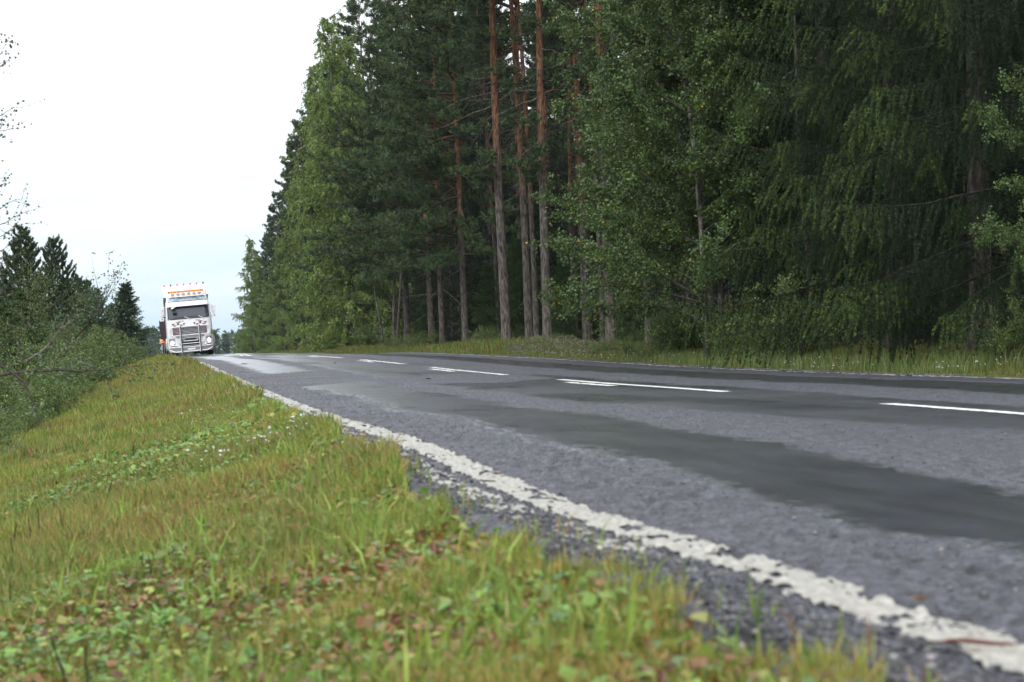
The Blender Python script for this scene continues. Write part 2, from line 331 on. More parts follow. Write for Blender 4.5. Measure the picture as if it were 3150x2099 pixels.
def leaves(m, P, size, col, nrmv=None, up=.5, aspect=.62, fold=.18):
    n = len(P); size = np.broadcast_to(size, (n,))
    N_ = nrm(rng.normal(size=(n, 3)) + np.array([0, 0, up * 2])) if nrmv is None else nrmv
    A = nrm(np.cross(N_, rng.normal(size=(n, 3)))); B = np.cross(N_, A)
    L = A * size[:, None]; W = B * size[:, None] * aspect / 2; Fd = N_ * size[:, None] * fold
    V = np.stack([P - L * .5, P + W - L * .06 + Fd * .5, P + L * .5 - Fd * .3, P - W - L * .06 + Fd * .5], 1).reshape(-1, 3); i = np.arange(n) * 4
    m.add(V, None, np.vstack([np.stack([i, i + 1, i + 2], 1), np.stack([i, i + 2, i + 3], 1)]), np.repeat(col, 4, 0))
def scatter(n, s0, s1, o0, o1, side=-1, power=2.0):
    u = rng.random(n); s = (s0 ** (2 - power) + u * (s1 ** (2 - power) - s0 ** (2 - power))) ** (1 / (2 - power)) if power != 2 else s0 * (s1 / s0) ** u
    o = o0 + rng.random(n) * (o1 - o0); return line_x(s) + o, s, o
# visible wedge of the near verge
def near_wedge(n, s0, s1, power=2):
    x, s, o = scatter(n * 2, s0, s1, -3.6, -.2, power=power); lo = -.13 * s - .55; k = x > lo; return x[k], s[k], o[k]
def verge_col(x, s, n):
    c = palette(GR, [4.5, 4, 2.2, .9, .9, 2], n); br = sstep(.47, .68, vnoise(x * 1.3, s * .8, 51) * .6 + vnoise(x * 5, s * 4, 52) * .4)
    brown = palette([(.30, .18, .06), (.36, .28, .10), (.22, .10, .04), (.28, .28, .07)], [2, 3, 1, 2], n); lime = sstep(.5, .7, vnoise(x * .9 + 40, s * .7, 53))[:, None]
    c = np.where((rng.random(n) < .12 + br * .42)[:, None], brown, c); return c * (1 + lime * np.array([.08, .14, -.05]))
m = MB()
for n, s0, s1, hh, ww in ((150000, 2.5, 7, .056, .0050), (130000, 7, 18, .066, .008), (75000, 18, 45, .10, .014), (35000, 45, 112, .11, .035)):
    x, s, o = near_wedge(n, s0, s1); k = (o < -.13 - .11 * (1 - sstep(5, 14, s)) - .14 * vnoise(s * 2.2, s * 0, 54) - .06 * rng.random(len(s))) | (rng.random(len(s)) < .015) ; x, s, o = x[k], s[k], o[k]
    h = hh * (.4 + rng.random(len(x)) * 1.1) * (.6 + 1.0 * vnoise(x * 2, s * 1.5, 55)) * (1 + .7 * sstep(1.6, 3.2, -o)); blades(m, x, s, h, ww * (.7 + .6 * rng.random(len(x))), verge_col(x, s, len(x)), .7)
x, s, o = near_wedge(2600, 2.8, 30); k = o < -.4; x, s = x[k], s[k]; blades(m, x, s, .05 + .10 * rng.random(len(x)), .003 + .004 * rng.random(len(x)), palette([(.42, .36, .18), (.36, .22, .10), (.25, .30, .07)], [3, 2, 2], len(x)), 1.6)
x, s, o = near_wedge(5500, 2.8, 26); k = (o < -.45) & (vnoise(x * 2.2, s * 1.4, 59) > .55); x, s = x[k], s[k]; blades(m, x, s, .09 + .12 * rng.random(len(x)), .007 + .005 * rng.random(len(x)), palette([(.20, .30, .05), (.27, .34, .07), (.15, .22, .04)], [3, 2, 2], len(x)), .9)
g = m.build('grass', M_grass); tag(g, 'short wet grass and clover on the near roadside verge', 'grass', kind='stuff')
# broad leaves, clover, fallen leaves between the blades
m = MB()
LV = [(.15, .27, .05), (.21, .33, .06), (.11, .20, .06), (.31, .32, .07), (.19, .095, .032), (.25, .155, .05), (.12, .04, .022)]
for n, s0, s1, sz in ((21000, 2.5, 6, .025), (20000, 6, 14, .026), (26000, 14, 45, .042)):
    x, s, o = near_wedge(n, s0, s1); k = (o < -.22 - .12 * (1 - sstep(5, 14, s)) - .08 * rng.random(len(s))); x, s, o = x[k], s[k], o[k]; pb = sstep(.4, .62, vnoise(x * 2.2, s * 1.3, 56) + .17 * (1 - sstep(3.8, 7, s))); nn = len(x)
    c = palette(LV, [5, 5, 4, 1.5, .5, .4, .2], nn); cb = palette(LV, [1.2, 1, 1, 2, 2.4, 2.4, 1.2], nn); c = np.where((rng.random(nn) < pb * .9 * (s < 12))[:, None], cb, c)
    P = np.stack([x, s, ground_z(x, s) + .01 + rng.random(nn) * .055], 1); leaves(m, P, sz * np.clip(np.exp(rng.normal(size=nn) * .45), .4, 1.9), c, up=1.1, aspect=.8)
tag(m.build('ground_cover', M_leaf), 'clover, small herbs and fallen brown leaves between the verge grass', 'ground cover', kind='stuff')
# gravel of the crumbled shoulder
def icos():
    p = (1 + 5 ** .5) / 2; v = nrm(np.array([(-1, p, 0), (1, p, 0), (-1, -p, 0), (1, -p, 0), (0, -1, p), (0, 1, p), (0, -1, -p), (0, 1, -p), (p, 0, -1), (p, 0, 1), (-p, 0, -1), (-p, 0, 1)], float))
    f = np.array([(0,11,5),(0,5,1),(0,1,7),(0,7,10),(0,10,11),(1,5,9),(5,11,4),(11,10,2),(10,7,6),(7,1,8),(3,9,4),(3,4,2),(3,2,6),(3,6,8),(3,8,9),(4,9,5),(2,4,11),(6,2,10),(8,6,7),(9,8,1)]); return v, f
IV, IF = icos()
def stones(m, x, s, z, r, col):
    n = len(x); sc_ = r[:, None] * (.6 + .8 * rng.random((n, 3))) * np.array([1, 1, .7]); J = 1 + (rng.random((n, 12)) - .5) * .45
    V = IV[None] * J[..., None] * sc_[:, None] + np.stack([x, s, z], 1)[:, None]; i = np.arange(n)[:, None, None] * 12
    m.add(V.reshape(-1, 3), None, (IF[None] + i).reshape(-1, 3), np.repeat(col, 12, 0))
m = MB(); n = 26000; x, s, o = scatter(n, 2.5, 30, -.55, -.06, power=2.3); k = (rng.random(n) < (.25 + .75 * (o < -.12))) & (o > -.26 - .22 * (1 - sstep(5, 13, s)) - .1 * vnoise(s * 3, s * 0, 62)); x, s, o = x[k], s[k], o[k]; n = len(x)
rr = .0032 + .006 * rng.random(n) ** 3; gz = np.maximum(ground_z(x, s) - .12 * sstep(-.50, -.44, o), road_z(o, s) - .135 * sstep(-.26, -.42, o) - .30 * np.maximum(-.3 - o, 0) - 1.2 * np.maximum(-.40 - o, 0) - .005)
stones(m, x, s, gz + rr * .3, rr, palette([(.03, .03, .035), (.07, .07, .08), (.15, .145, .14), (.32, .30, .27)], [5, 3, 1.0, .25], n))
n = 5000; x, s, o = scatter(n, 3, 26, 0, 3.4, power=2.2); rr = .002 + .004 * rng.random(n) ** 3; zz = road_z(o, s); keep = smooth_mask(x, s) < .4; x, s, rr, zz = x[keep], s[keep], rr[keep], zz[keep]
stones(m, x, s, zz + rr * .1, rr, palette([(.06, .06, .065), (.11, .11, .12), (.25, .24, .22)], [4, 3, 1], len(x)))
n = 7000; x, s, o = scatter(n, 22, 90, 2 * LW + .12, 2 * LW + .75, power=2); rr = .008 + .012 * rng.random(n) ** 2
stones(m, x, s, np.maximum(ground_z(x, s), road_z(o, s) - .04), rr, palette([(.04, .04, .045), (.08, .08, .085), (.16, .15, .15)], [5, 3, 1], n))
tag(m.build('gravel', M_stone), 'loose dark gravel and crumbled asphalt along the road edges', 'gravel', kind='stuff')
# far-side verge
m = MB()
for n, s0, s1, hh, ww in ((75000, 20, 60, .07, .012), (60000, 60, 190, .14, .030)):
    x, s, o = scatter(n, s0, s1, 2 * LW + .38, 2 * LW + 4.6, power=2); r = o - 2 * LW - .38; k = r > .3 * vnoise(s * 1.4, s * 0, 57) ; x, s, r = x[k], s[k], r[k]; nn = len(x)
    h = hh * (.35 + rng.random(nn)) * (.55 + .9 * vnoise(x * 1.2, s * .6, 58)) * (.55 + .9 * sstep(0, 1.6, r)); c = palette([(.14, .175, .035), (.10, .15, .025), (.24, .21, .08), (.19, .12, .045), (.08, .12, .025)], [4, 4, 1.8, 1.5, 2], nn)
    blades(m, x, s, h, ww * (.7 + .6 * rng.random(nn)), c, .5)
x, s, o = scatter(2600, 24, 42, 2 * LW + .8, 2 * LW + 2.2, power=2); cl = np.round(s * 1.6) / 1.6; s = cl + (rng.random(len(s)) - .5) * .35; blades(m, x, s, .12 + .24 * rng.random(len(x)), np.full(len(x), .012), palette([(.13, .20, .05), (.18, .23, .08), (.22, .21, .08)], [4, 3, 1], len(x)), .5)
tag(m.build('roadside_grass', M_grass), 'pale green and straw grass strip along the forest side of the road', 'grass', kind='stuff')
# white clover heads
m = MB(); n = 420; x, s, o = scatter(n, 11, 42, -1.0, -.30, power=2); k = vnoise(x * 2, s * .8, 60) > .45; x, s = x[k], s[k]; stones(m, x, s, ground_z(x, s) + .07 + .05 * rng.random(len(x)), .006 + .005 * rng.random(len(x)), np.full((len(x), 3), .6))
n = 480; x, s, o = scatter(n, 24, 50, 2 * LW + .7, 2 * LW + 2.0, power=2); k = vnoise(x * 1.3, s * .5, 61) > .5; x, s = x[k], s[k]; stones(m, x, s, ground_z(x, s) + .08 + .12 * rng.random(len(x)), .007 + .008 * rng.random(len(x)), np.full((len(x), 3), .55))
tag(m.build('white_clover', M_stone), 'white clover flower heads dotted through the grass beside the road edges', 'flowers', kind='stuff')

# ------------------------------------------------------------------ tree builders
def tufts(m, P, D, K, L, W, col, spread=.8):
    n = len(P); L = np.broadcast_to(L, (n,)); d = nrm(D[:, None] + rng.normal(size=(n, K, 3)) * spread); s = nrm(np.cross(d, rng.normal(size=(n, K, 3)))) * W / 2
    B = P[:, None] + rng.normal(size=(n, K, 3)) * (L[:, None, None] * .22); T = B + d * (L[:, None, None] * (.7 + .6 * rng.random((n, K, 1))))
    V = np.stack([B - s, B + s, T], 2).reshape(-1, 3); i = np.arange(n * K) * 3
    c = np.repeat(col, K, 0) * (.8 + .4 * rng.random((n * K, 1))); m.add(V, None, np.stack([i, i + 1, i + 2], 1), np.repeat(c, 3, 0))
def curve(p0, d0, L, n=7, droop=0., up=0., wob=.06):
    p = np.array(p0, float); d = np.array(d0, float); d /= np.linalg.norm(d); P = [p.copy()]
    for i in range(n - 1):
        f = i / (n - 1); d = d + np.array([0, 0, -droop * (1 - f) + up * f]) + rng.normal(size=3) * wob; d /= np.linalg.norm(d); p = p + d * L / (n - 1); P.append(p.copy())
    return np.array(P)
def lerp_path(P, t):
    x = np.clip(t, 0, 1) * (len(P) - 1); i = np.minimum(x.astype(int), len(P) - 2); f = (x - i)[:, None]; return P[i] * (1 - f) + P[i + 1] * f, nrm(P[i + 1] - P[i])
GREY = np.array([.155, .135, .12]); ORNG = np.array([.27, .125, .06]); DEAD = np.array([.20, .18, .16])
def trunk_mesh(h, r, pine=True, k=12, birch=False, bend=.25):
    m = MB(); n = 46; z = np.linspace(-.4, h, n); t = np.clip(z / h, 0, 1); ph = rng.random(2) * 6
    x = bend * (np.sin(t * 4 + ph[0]) - np.sin(ph[0])) * t; y = bend * (np.sin(t * 3.3 + ph[1]) - np.sin(ph[1])) * t
    rad = r * ((1 - t) ** .75 * .92 + .04) * (1 + .35 * np.exp(-np.maximum(z, 0) / .35)) * (1 + .04 * rng.normal(size=n)); P = np.stack([x, y, z], 1)
    m.tube(P, rad, k)
    V = m.v[0]; zz = V[:, 2]
    if birch:
        b = vnoise(zz * 7, V[:, 0] * 0 + np.arctan2(V[:, 1], V[:, 0]), 71); c = np.where((b > .58)[:, None], [.05, .045, .04], [.27, .255, .23]) * (.8 + .4 * rng.random((len(V), 1))); c = np.where((zz < .5)[:, None], c * .5, c)
    elif pine:
        f = sstep(h * .20, h * .38, zz + rng.normal(size=len(zz)) * .5)[:, None]; c = (GREY * (1 - f) + ORNG * f) * (.75 + .5 * rng.random((len(V), 1)))
    else: c = np.array([.12, .10, .09]) * (.75 + .5 * rng.random((len(V), 1)))
    m.c[0] = c; return m, P
def make_pine(h=22, r=.2, cb=6, cr=2.8, nl=60, side=None, dead=10, K=14, dens=1., name='pine_tree', tw=.042, low=0):
    root = empty(name); tm, P = trunk_mesh(h, r); tm.build('trunk', M_bark, root, True); bm_, cm = MB(), MB()
    Z = P[:, 2]
    def pos(z): return np.array([np.interp(z, Z, P[:, 0]), np.interp(z, Z, P[:, 1]), z])
    TP, TD, TC = [], [], []
    for i in range(nl + low):
        f = ((min(i, nl - 1) + rng.random()) / nl) ** .9; z = cb + (h - cb) * f; a = rng.random() * 2 * np.pi
        prof = (min(1, (f + .12) / .28) ** .6 if f < .2 else 1) * (1 - f) ** .65 + .12; L = cr * prof * (.65 + .6 * rng.random())
        if side is not None:
            if rng.random() < .6: a = side + rng.normal() * .7
            L *= 1 + .45 * math.cos(a - side) * (1 - f)
        if i >= nl: z = h * .2 + (cb - h * .2) * rng.random(); f = .1; L = .7 + 1.5 * rng.random()
        el = -.02 + .75 * f + rng.normal() * .28; C = curve(pos(z), (math.cos(a), math.sin(a), el), L, 8, droop=.06, up=.13, wob=.09)
        col = (np.array([.15, .085, .055]) if z > h * .25 else GREY * .6) * (.7 + .5 * rng.random()); bm_.tube(C, np.linspace(.014 + .013 * L, .008, 8), 4, col)
        ns = int((5 + L * 2.2) * dens)
        for j in range(ns):
            t = .25 + .75 * (j + rng.random()) / ns; p, d = lerp_path(C, np.array([t])); p, d = p[0], d[0]
            sd = nrm(np.cross(d, [0, 0, 1.])) * (1 if j % 2 else -1); dd = nrm(d * .7 + sd * (.9) + np.array([0, 0, .25]) + rng.normal(size=3) * .25); l2 = (.28 + .34 * rng.random()) * (.55 + .25 * L) * (1.25 - .5 * t)
            c2 = curve(p, dd, l2, 4, wob=.12, up=.15); bm_.tube(c2, [.010, .004, .003, .002], 3, DEAD * .6, cap=False)
            nt = max(3, int(l2 * 9)); q, qd = lerp_path(c2, .2 + .85 * rng.random(nt)); TP.append(q + rng.normal(size=q.shape) * .05); TD.append(nrm(qd + np.array([0, 0, .45]))); TC.append(np.full(nt, f))
    for i in range(dead):
        z = cb * (.45 + .75 * rng.random()); a = rng.random() * 6.28 if side is None else side + rng.normal() * .9; L = .6 + rng.random() * 2.4
        C = curve(pos(z), (math.cos(a), math.sin(a), .1 - .5 * rng.random()), L, 7, droop=.12, up=.16, wob=.16); bm_.tube(C, np.linspace(.022, .004, 7), 4, DEAD * (.7 + .6 * rng.random()))
        for j in range(4):
            p, d = lerp_path(C, np.array([.3 + .6 * rng.random()])); c2 = curve(p[0], nrm(d[0] + rng.normal(size=3) * .7), .2 + .5 * rng.random(), 4, wob=.2); bm_.tube(c2, np.linspace(.008, .002, 4), 3, DEAD, cap=False)
    TP = np.vstack(TP); TD = np.vstack(TD); n = len(TP)
    base = palette([(.062, .100, .036), (.052, .088, .036), (.088, .132, .040), (.040, .068, .030)], [4, 3, 2, 2], n, .2)
    tufts(cm, TP, TD, K, .13 + .05 * rng.random(n), tw, base); bm_.build('branches', M_bark, root); cm.build('crown', M_needle, root); return root
def make_spruce(h=18, r=.2, cr=3.4, z0=.5, step=.42, per=7, detail=1., name='spruce_tree', col=None, tip=(.15, .235, .045), hang=0.):
    root = empty(name); tm, P = trunk_mesh(h, r, pine=False, bend=.1); tm.build('trunk', M_bark, root, True); bm_, cm = MB(), MB(); z = z0
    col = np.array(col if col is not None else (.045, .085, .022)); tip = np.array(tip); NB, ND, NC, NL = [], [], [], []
    while z < h - .25:
        f = z / h; R_ = cr * (1 - f) ** .8 * (.85 + .3 * rng.random()) + .12; n = max(4, int(per * (1 - .4 * f)))
        a0 = rng.random() * 6.28
        for i in range(n):
            a = a0 + i * 6.28 / n + rng.normal() * .2; L = R_ * (.6 + .55 * rng.random()); hv = np.array([math.cos(a), math.sin(a), 0]); e0 = .10 - .25 * (1 - f) + .9 * f
            C = curve((0, 0, z + rng.normal() * .12), hv + np.array([0, 0, e0]), L, 9, droop=.16 * (1 - f), up=.22 * (1 - f), wob=.07); bm_.tube(C, np.linspace(.006 + .0045 * L, .002, 9), 4, np.array([.035, .032, .028]))
            nt = int((8 + (17 - 5 * hang) * L) * detail)
            for j in range(nt):
                t = .12 + .88 * (j + rng.random()) / nt; p, d = lerp_path(C, np.array([t])); p, d = p[0], d[0]; sd = np.cross(d, [0, 0, 1.]); sd /= np.linalg.norm(sd) + 1e-6; sg = 1 if j % 2 else -1
                l2 = (.2 + .62 * rng.random() * (1 - abs(t - .5))) * min(1, .3 + L * .35); dd = nrm(d * (.55 + .5 * t) + sg * sd * (.5 + .4 * rng.random()) + np.array([0, 0, -1.6 * (1 - t * .45) * (1 - f) * rng.random() * 1.6]))
                dd = nrm(dd - np.array([0, 0, hang * (1.15 - .5 * t)])); l2 *= 1 + .45 * hang * (1 - t * .6); c2 = curve(p, dd, l2, 5, droop=.28 * (1 - f), wob=.06); k = max(5, int(l2 * (30 + 34 * hang) * detail)); q, qd = lerp_path(c2, rng.random(k) * 1.05)
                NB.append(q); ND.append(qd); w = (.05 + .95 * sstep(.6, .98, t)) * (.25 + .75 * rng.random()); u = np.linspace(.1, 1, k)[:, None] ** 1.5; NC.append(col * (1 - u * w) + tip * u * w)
            k = int(L * 40 * detail); q, qd = lerp_path(C, .15 + .85 * rng.random(k)); NB.append(q); ND.append(qd); NC.append(np.tile(col * 1.2, (k, 1)))
        z += step * (1 - .45 * f) * (.7 + .6 * rng.random())
    q, qd = np.stack([np.zeros(40), np.zeros(40), h - .9 + rng.random(40)], 1), np.tile([0, 0, 1.], (40, 1)); NB.append(q); ND.append(qd); NC.append(np.tile(col * 1.3, (40, 1)))
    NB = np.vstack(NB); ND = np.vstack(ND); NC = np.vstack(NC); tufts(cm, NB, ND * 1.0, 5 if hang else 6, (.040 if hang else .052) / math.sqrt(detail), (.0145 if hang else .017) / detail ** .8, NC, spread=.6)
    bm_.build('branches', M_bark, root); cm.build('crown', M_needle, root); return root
def make_birch(h=14, r=.09, cr=2.2, z0=1.2, nl=44, leaf=.055, nleaf=36000, droop=.0, cols=None, name='birch_tree', lean=0., up=.55, birch=True, outer=.35):
    root = empty(name); tm, P = trunk_mesh(h, r, birch=birch, pine=False, bend=.35); tm.build('trunk', M_bark, root, True); bm_, cm = MB(), MB(); Z = P[:, 2]; pts, cl = [], []
    for i in range(nl):
        f = (i + rng.random()) / nl; z = z0 + (h - z0) * f; a = rng.random() * 6.28; L = cr * (.35 + 1.0 * math.sin(min(1, .25 + f * .85) * np.pi) ** .7) * (.6 + .6 * rng.random()); L = max(L, .5) * (1 - .35 * f)
        C = curve((np.interp(z, Z, P[:, 0]), np.interp(z, Z, P[:, 1]), z), (math.cos(a), math.sin(a), up + .6 * f), L * 1.15, 8, droop=.04 + droop * .12, wob=.10); bm_.tube(C, np.linspace(.010 + .007 * L, .003, 8), 4, (.10, .08, .075))
        ns = int(6 + L * 5)
        for j in range(ns):
            t = outer * .6 + (1 - outer * .6) * (j + rng.random()) / ns; p, d = lerp_path(C, np.array([t])); l2 = .25 + .5 * rng.random() * (1 + droop); dd = nrm(d[0] * .6 + rng.normal(size=3) * .6 - np.array([0, 0, droop * 1.0]))
            c2 = curve(p[0], dd, l2, 6, droop=.05 + droop * .3, wob=.12); bm_.tube(c2, np.linspace(.005, .0015, 6), 3, (.09, .07, .06), cap=False); q, _ = lerp_path(c2, rng.random(14)); pts.append(q); cl.append(np.full(14, rng.random()))
    pts = np.vstack(pts); cl = np.concatenate(cl); idx = rng.integers(0, len(pts), nleaf); Q = pts[idx] + rng.normal(size=(nleaf, 3)) * (.075 if droop < .5 else .05)
    cols = cols or [(.082, .138, .030), (.066, .114, .032), (.115, .172, .034), (.052, .09, .030)]
    c = palette(cols, [4, 3, 2, 2], nleaf, .22) * (.85 + .35 * cl[idx])[:, None]; y = rng.random(nleaf) < .006; c[y] = (.45, .28, .03)
    leaves(cm, Q, leaf * (.6 + .7 * rng.random(nleaf)), c, up=.25, aspect=.72); bm_.build('branches', M_bark, root); cm.build('crown', M_leaf, root); return root
def make_bush(h=2., r=1.1, ns=16, leaf=.045, nleaf=7000, cols=None, name='leafy_bush', aspect=.55):
    root = empty(name); bm_, cm = MB(), MB(); pts, cl = [], []
    for i in range(ns):
        a = rng.random() * 6.28; rr = rng.random() ** .5; C = curve((rng.normal() * .12, rng.normal() * .12, -.1), (math.cos(a) * rr * r / h * 1.3, math.sin(a) * rr * r / h * 1.3, 1), h * (.65 + .4 * rng.random()), 8, droop=.03, wob=.09)
        bm_.tube(C, np.linspace(.013, .003, 8), 4, (.10, .075, .055))
        for j in range(11):
            t = .12 + .88 * rng.random(); p, d = lerp_path(C, np.array([t])); c2 = curve(p[0], nrm(d[0] * .5 + rng.normal(size=3) * .7), .2 + .45 * rng.random(), 5, wob=.12); bm_.tube(c2, np.linspace(.005, .0015, 5), 3, (.10, .075, .055), cap=False)
            q, _ = lerp_path(c2, rng.random(12)); pts.append(q); cl.append(np.full(12, rng.random()))
    pts = np.vstack(pts); cl = np.concatenate(cl); idx = rng.integers(0, len(pts), nleaf); Q = pts[idx] + rng.normal(size=(nleaf, 3)) * .05
    c = palette(cols or [(.13, .20, .045), (.10, .16, .05), (.19, .26, .06), (.075, .12, .035)], [4, 3, 2, 2], nleaf, .25) * (.8 + .4 * cl[idx])[:, None]; y = rng.random(nleaf) < .008; c[y] = (.38, .30, .04)
    leaves(cm, Q, leaf * (.6 + .7 * rng.random(nleaf)), c, up=.35, aspect=aspect); bm_.build('branches', M_bark, root); cm.build('foliage', M_leaf, root); return root
def make_young_pine(h=5, cr=1.3, name='young_pine_tree'):
    root = empty(name); tm, P = trunk_mesh(h, .06, pine=False, bend=.08, k=8); tm.build('trunk', M_bark, root, True); bm_, cm = MB(), MB(); z = .35; B, D, C_ = [], [], []
    def needles(C, dn):
        k = int(np.linalg.norm(np.diff(C, axis=0), axis=1).sum() * dn); q, d = lerp_path(C, .1 + .9 * rng.random(k)); B.append(q); D.append(d)
    while z < h - .12:
        f = z / h; n = 6; a0 = rng.random() * 6.28
        for i in range(n):
            a = a0 + i * 6.28 / n + rng.normal() * .15; L = (cr * (1 - f) ** .75 + .12) * (.75 + .4 * rng.random()); C = curve((0, 0, z), (math.cos(a), math.sin(a), .12 + .9 * f), L, 7, up=.20, wob=.05); bm_.tube(C, np.linspace(.006 + .008 * L, .004, 7), 4, (.16, .10, .06)); needles(C, 85)
            for j in range(int(3 + L * 7)):
                t = .3 + .65 * rng.random(); p, d = lerp_path(C, np.array([t])); s_ = nrm(np.cross(d[0], [0, 0, 1.])) * (1 if j % 2 else -1); c2 = curve(p[0], d[0] * .7 + s_ * .7 + np.array([0, 0, .3]), L * .38 * (.5 + .6 * rng.random()), 5, up=.32, wob=.05); bm_.tube(c2, np.linspace(.006, .003, 5), 3, (.16, .10, .06), cap=False); needles(c2, 85)
        z += .30 * (1 - .3 * f) + .05
    needles(np.array([[0, 0, h - .6], [0, 0, h]]), 70)
    B = np.vstack(B); D = np.vstack(D); n = len(B); c = palette([(.058, .095, .042), (.050, .082, .045), (.085, .125, .045)], [3, 2, 1], n, .2); tufts(cm, B, D * 1.3, 6, .065, .015, c, spread=.55)
    bm_.build('branches', M_bark, root); cm.build('crown', M_needle, root); return root
def place(proto, px=None, d=None, X=None, z=None, s=1., sz=None, rz=None, lean=(-2.6, 0), label=None, cat=None, group=None, first=False, xy=None):
    x, y = xy if xy else (atX(px, X) if X is not None else at(px, d))
    if z is None: z = float(ground_z(x, y)) - .03
    rz = rng.random() * 6.28 if rz is None else rz
    if first: o = proto
    else:
        o = proto.copy(); COL.objects.link(o)
        for ch in proto.children: c = ch.copy(); COL.objects.link(c); c.parent = o
    o.location = (x, y, z); o.scale = (s, s, sz or s)
    o.rotation_euler = (Matrix.Rotation(R(lean[0]), 4, 'Y') @ Matrix.Rotation(R(lean[1]), 4, 'X') @ Matrix.Rotation(rz, 4, 'Z')).to_euler()
    for k in ('label', 'category', 'group'):
        if k in o: del o[k]
    return tag(o, label, cat, group)
class Proto:
    def __init__(self, f): self.o = f(); self.used = False
    def put(self, **k): f = not self.used; self.used = True; return place(self.o, first=f, **k)
LEFTWARD = math.pi        # azimuth of the road side of the forest
pineF = [Proto(lambda: make_pine(22, .20, 3.8, 3.5, 100, side=LEFTWARD, dead=6, dens=1.7)), Proto(lambda: make_pine(21, .19, 4.2, 3.4, 96, side=LEFTWARD + .6, dead=6, dens=1.7))]
pineB = [Proto(lambda: make_pine(24, .20, 12.8, 3.1, 54, side=LEFTWARD + .3, dead=20, dens=1.5, low=9)), Proto(lambda: make_pine(23, .19, 11.5, 2.9, 54, side=LEFTWARD - .4, dead=18, dens=1.5, low=8))]
pineM = Proto(lambda: make_pine(20, .16, 1.2, 2.9, 120, dead=4, dens=1.5, tw=.05))
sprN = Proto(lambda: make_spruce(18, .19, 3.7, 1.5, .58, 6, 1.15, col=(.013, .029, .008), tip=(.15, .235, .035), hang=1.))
sprB = Proto(lambda: make_spruce(17, .16, 3.2, .5, .46, 7, .5, col=(.016, .031, .011), tip=(.032, .055, .015)))  # needle colour darkened to put the shade of the forest interior into it
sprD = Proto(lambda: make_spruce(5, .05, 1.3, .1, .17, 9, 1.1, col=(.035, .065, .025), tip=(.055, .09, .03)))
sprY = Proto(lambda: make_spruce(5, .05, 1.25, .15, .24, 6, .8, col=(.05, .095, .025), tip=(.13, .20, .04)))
birN = [Proto(lambda: make_birch(15, .085, 2.6, 1.3, 70, .075, 100000)), Proto(lambda: make_birch(13, .065, 2.3, .7, 66, .070, 90000))]
birD = Proto(lambda: make_birch(21, .10, 2.6, .3, 125, .11, 100000, droop=.9, cols=[(.20, .29, .06), (.155, .235, .06), (.25, .33, .065), (.11, .17, .045)]))  # fresh light green, raised further to put the open edge's light into the colour
pineY = [Proto(lambda: make_young_pine(5.2, 1.65)), Proto(lambda: make_young_pine(5.6, 1.75))]
bush = [Proto(lambda: make_bush(1.9, 1.0, leaf=.058)), Proto(lambda: make_bush(1.4, .9, 14, .06, 6000, aspect=.6)), Proto(lambda: make_bush(1.2, .8, 12, .04, 5000, [(.11, .17, .035), (.15, .21, .045), (.08, .13, .035)]))]

# ------------------------------------------------------------------ forest along the right side
gP = 'pines at the forest edge'
# px of base, X, trunk width in photo px, proto, lean, label
for px, X, w, pr, ln, lab in [
    (1882, 13.2, 36, pineB[0], -2.4, 'thickest grey pine trunk, just left of the leafy birches'),
    (1855, 16.5, 15, pineB[1], -2.4, 'slim dark pine trunk tight against the left side of the thickest pine trunk'),
    (1801, 19.0, 17, pineB[1], -2.6, 'thin reddish pine standing alone in the dark gap left of the thickest pine'),
    (1685, 13.8, 31, pineB[0], -2.0, 'tall pine with bright orange upper bark, rightmost of the open row of trunks'),
    (1652, 16.0, 20, pineB[1], -2.4, 'slim grey pine between the orange barked pine and its left neighbour'),
    (1629, 14.0, 26, pineB[1], -2.6, 'straight pine trunk turning from grey to orange halfway up, left of the brightest orange one'),
    (1560, 12.8, 33, pineB[0], -3.4, 'pine leaning left with long bare curved limbs, its foot in the grass strip'),
    (1538, 16.5, 13, pineB[1], -3.2, 'slim pine trunk half hidden behind the left leaning pine'),
    (1452, 17.0, 11, pineB[1], -2.6, 'thin pine trunk right of the pair of grey trunks under low boughs'),
    (1433, 13.3, 22, pineF[0], -2.6, 'grey pine trunk under low green boughs, right one of a pair'),
    (1399, 17.0, 18, pineB[0], -2.8, 'dark pine trunk standing back between two grey trunks'),
    (1363, 13.4, 21, pineF[1], -2.6, 'pale grey pine trunk, left one of the pair under low boughs'),
    (1998, 13.0, 24, pineB[1], -2.0, 'grey pine trunk seen through the left edge of the birch leaves')]:
    y = atX(px, X)[1]; D = X * math.sin(YAW) + y * math.cos(YAW); r = w / F * D / 2; base_r = .2 if pr in (pineB[0], pineF[0]) else .19
    s = r / base_r; pr.put(px=px, X=X, s=max(.55, s), sz=1.0 if pr in pineB else .95, rz=rng.normal() * .35, lean=(ln, 0), label=lab, cat='pine', group=gP)
for px, X, s, pr, lab in [
    (1330, 14.6, 1.0, pineF[0], 'big pine with drooping green boughs left of the open trunks'), (1255, 13.8, 1.0, pineF[1], 'full crowned pine right of the light green drooping birch'),
    (1165, 15.2, 1.05, pineF[0], 'pine towering above the light green drooping birch')]:
    pr.put(px=px, X=X, s=s, rz=rng.normal() * .4, label=lab, cat='pine', group=gP)
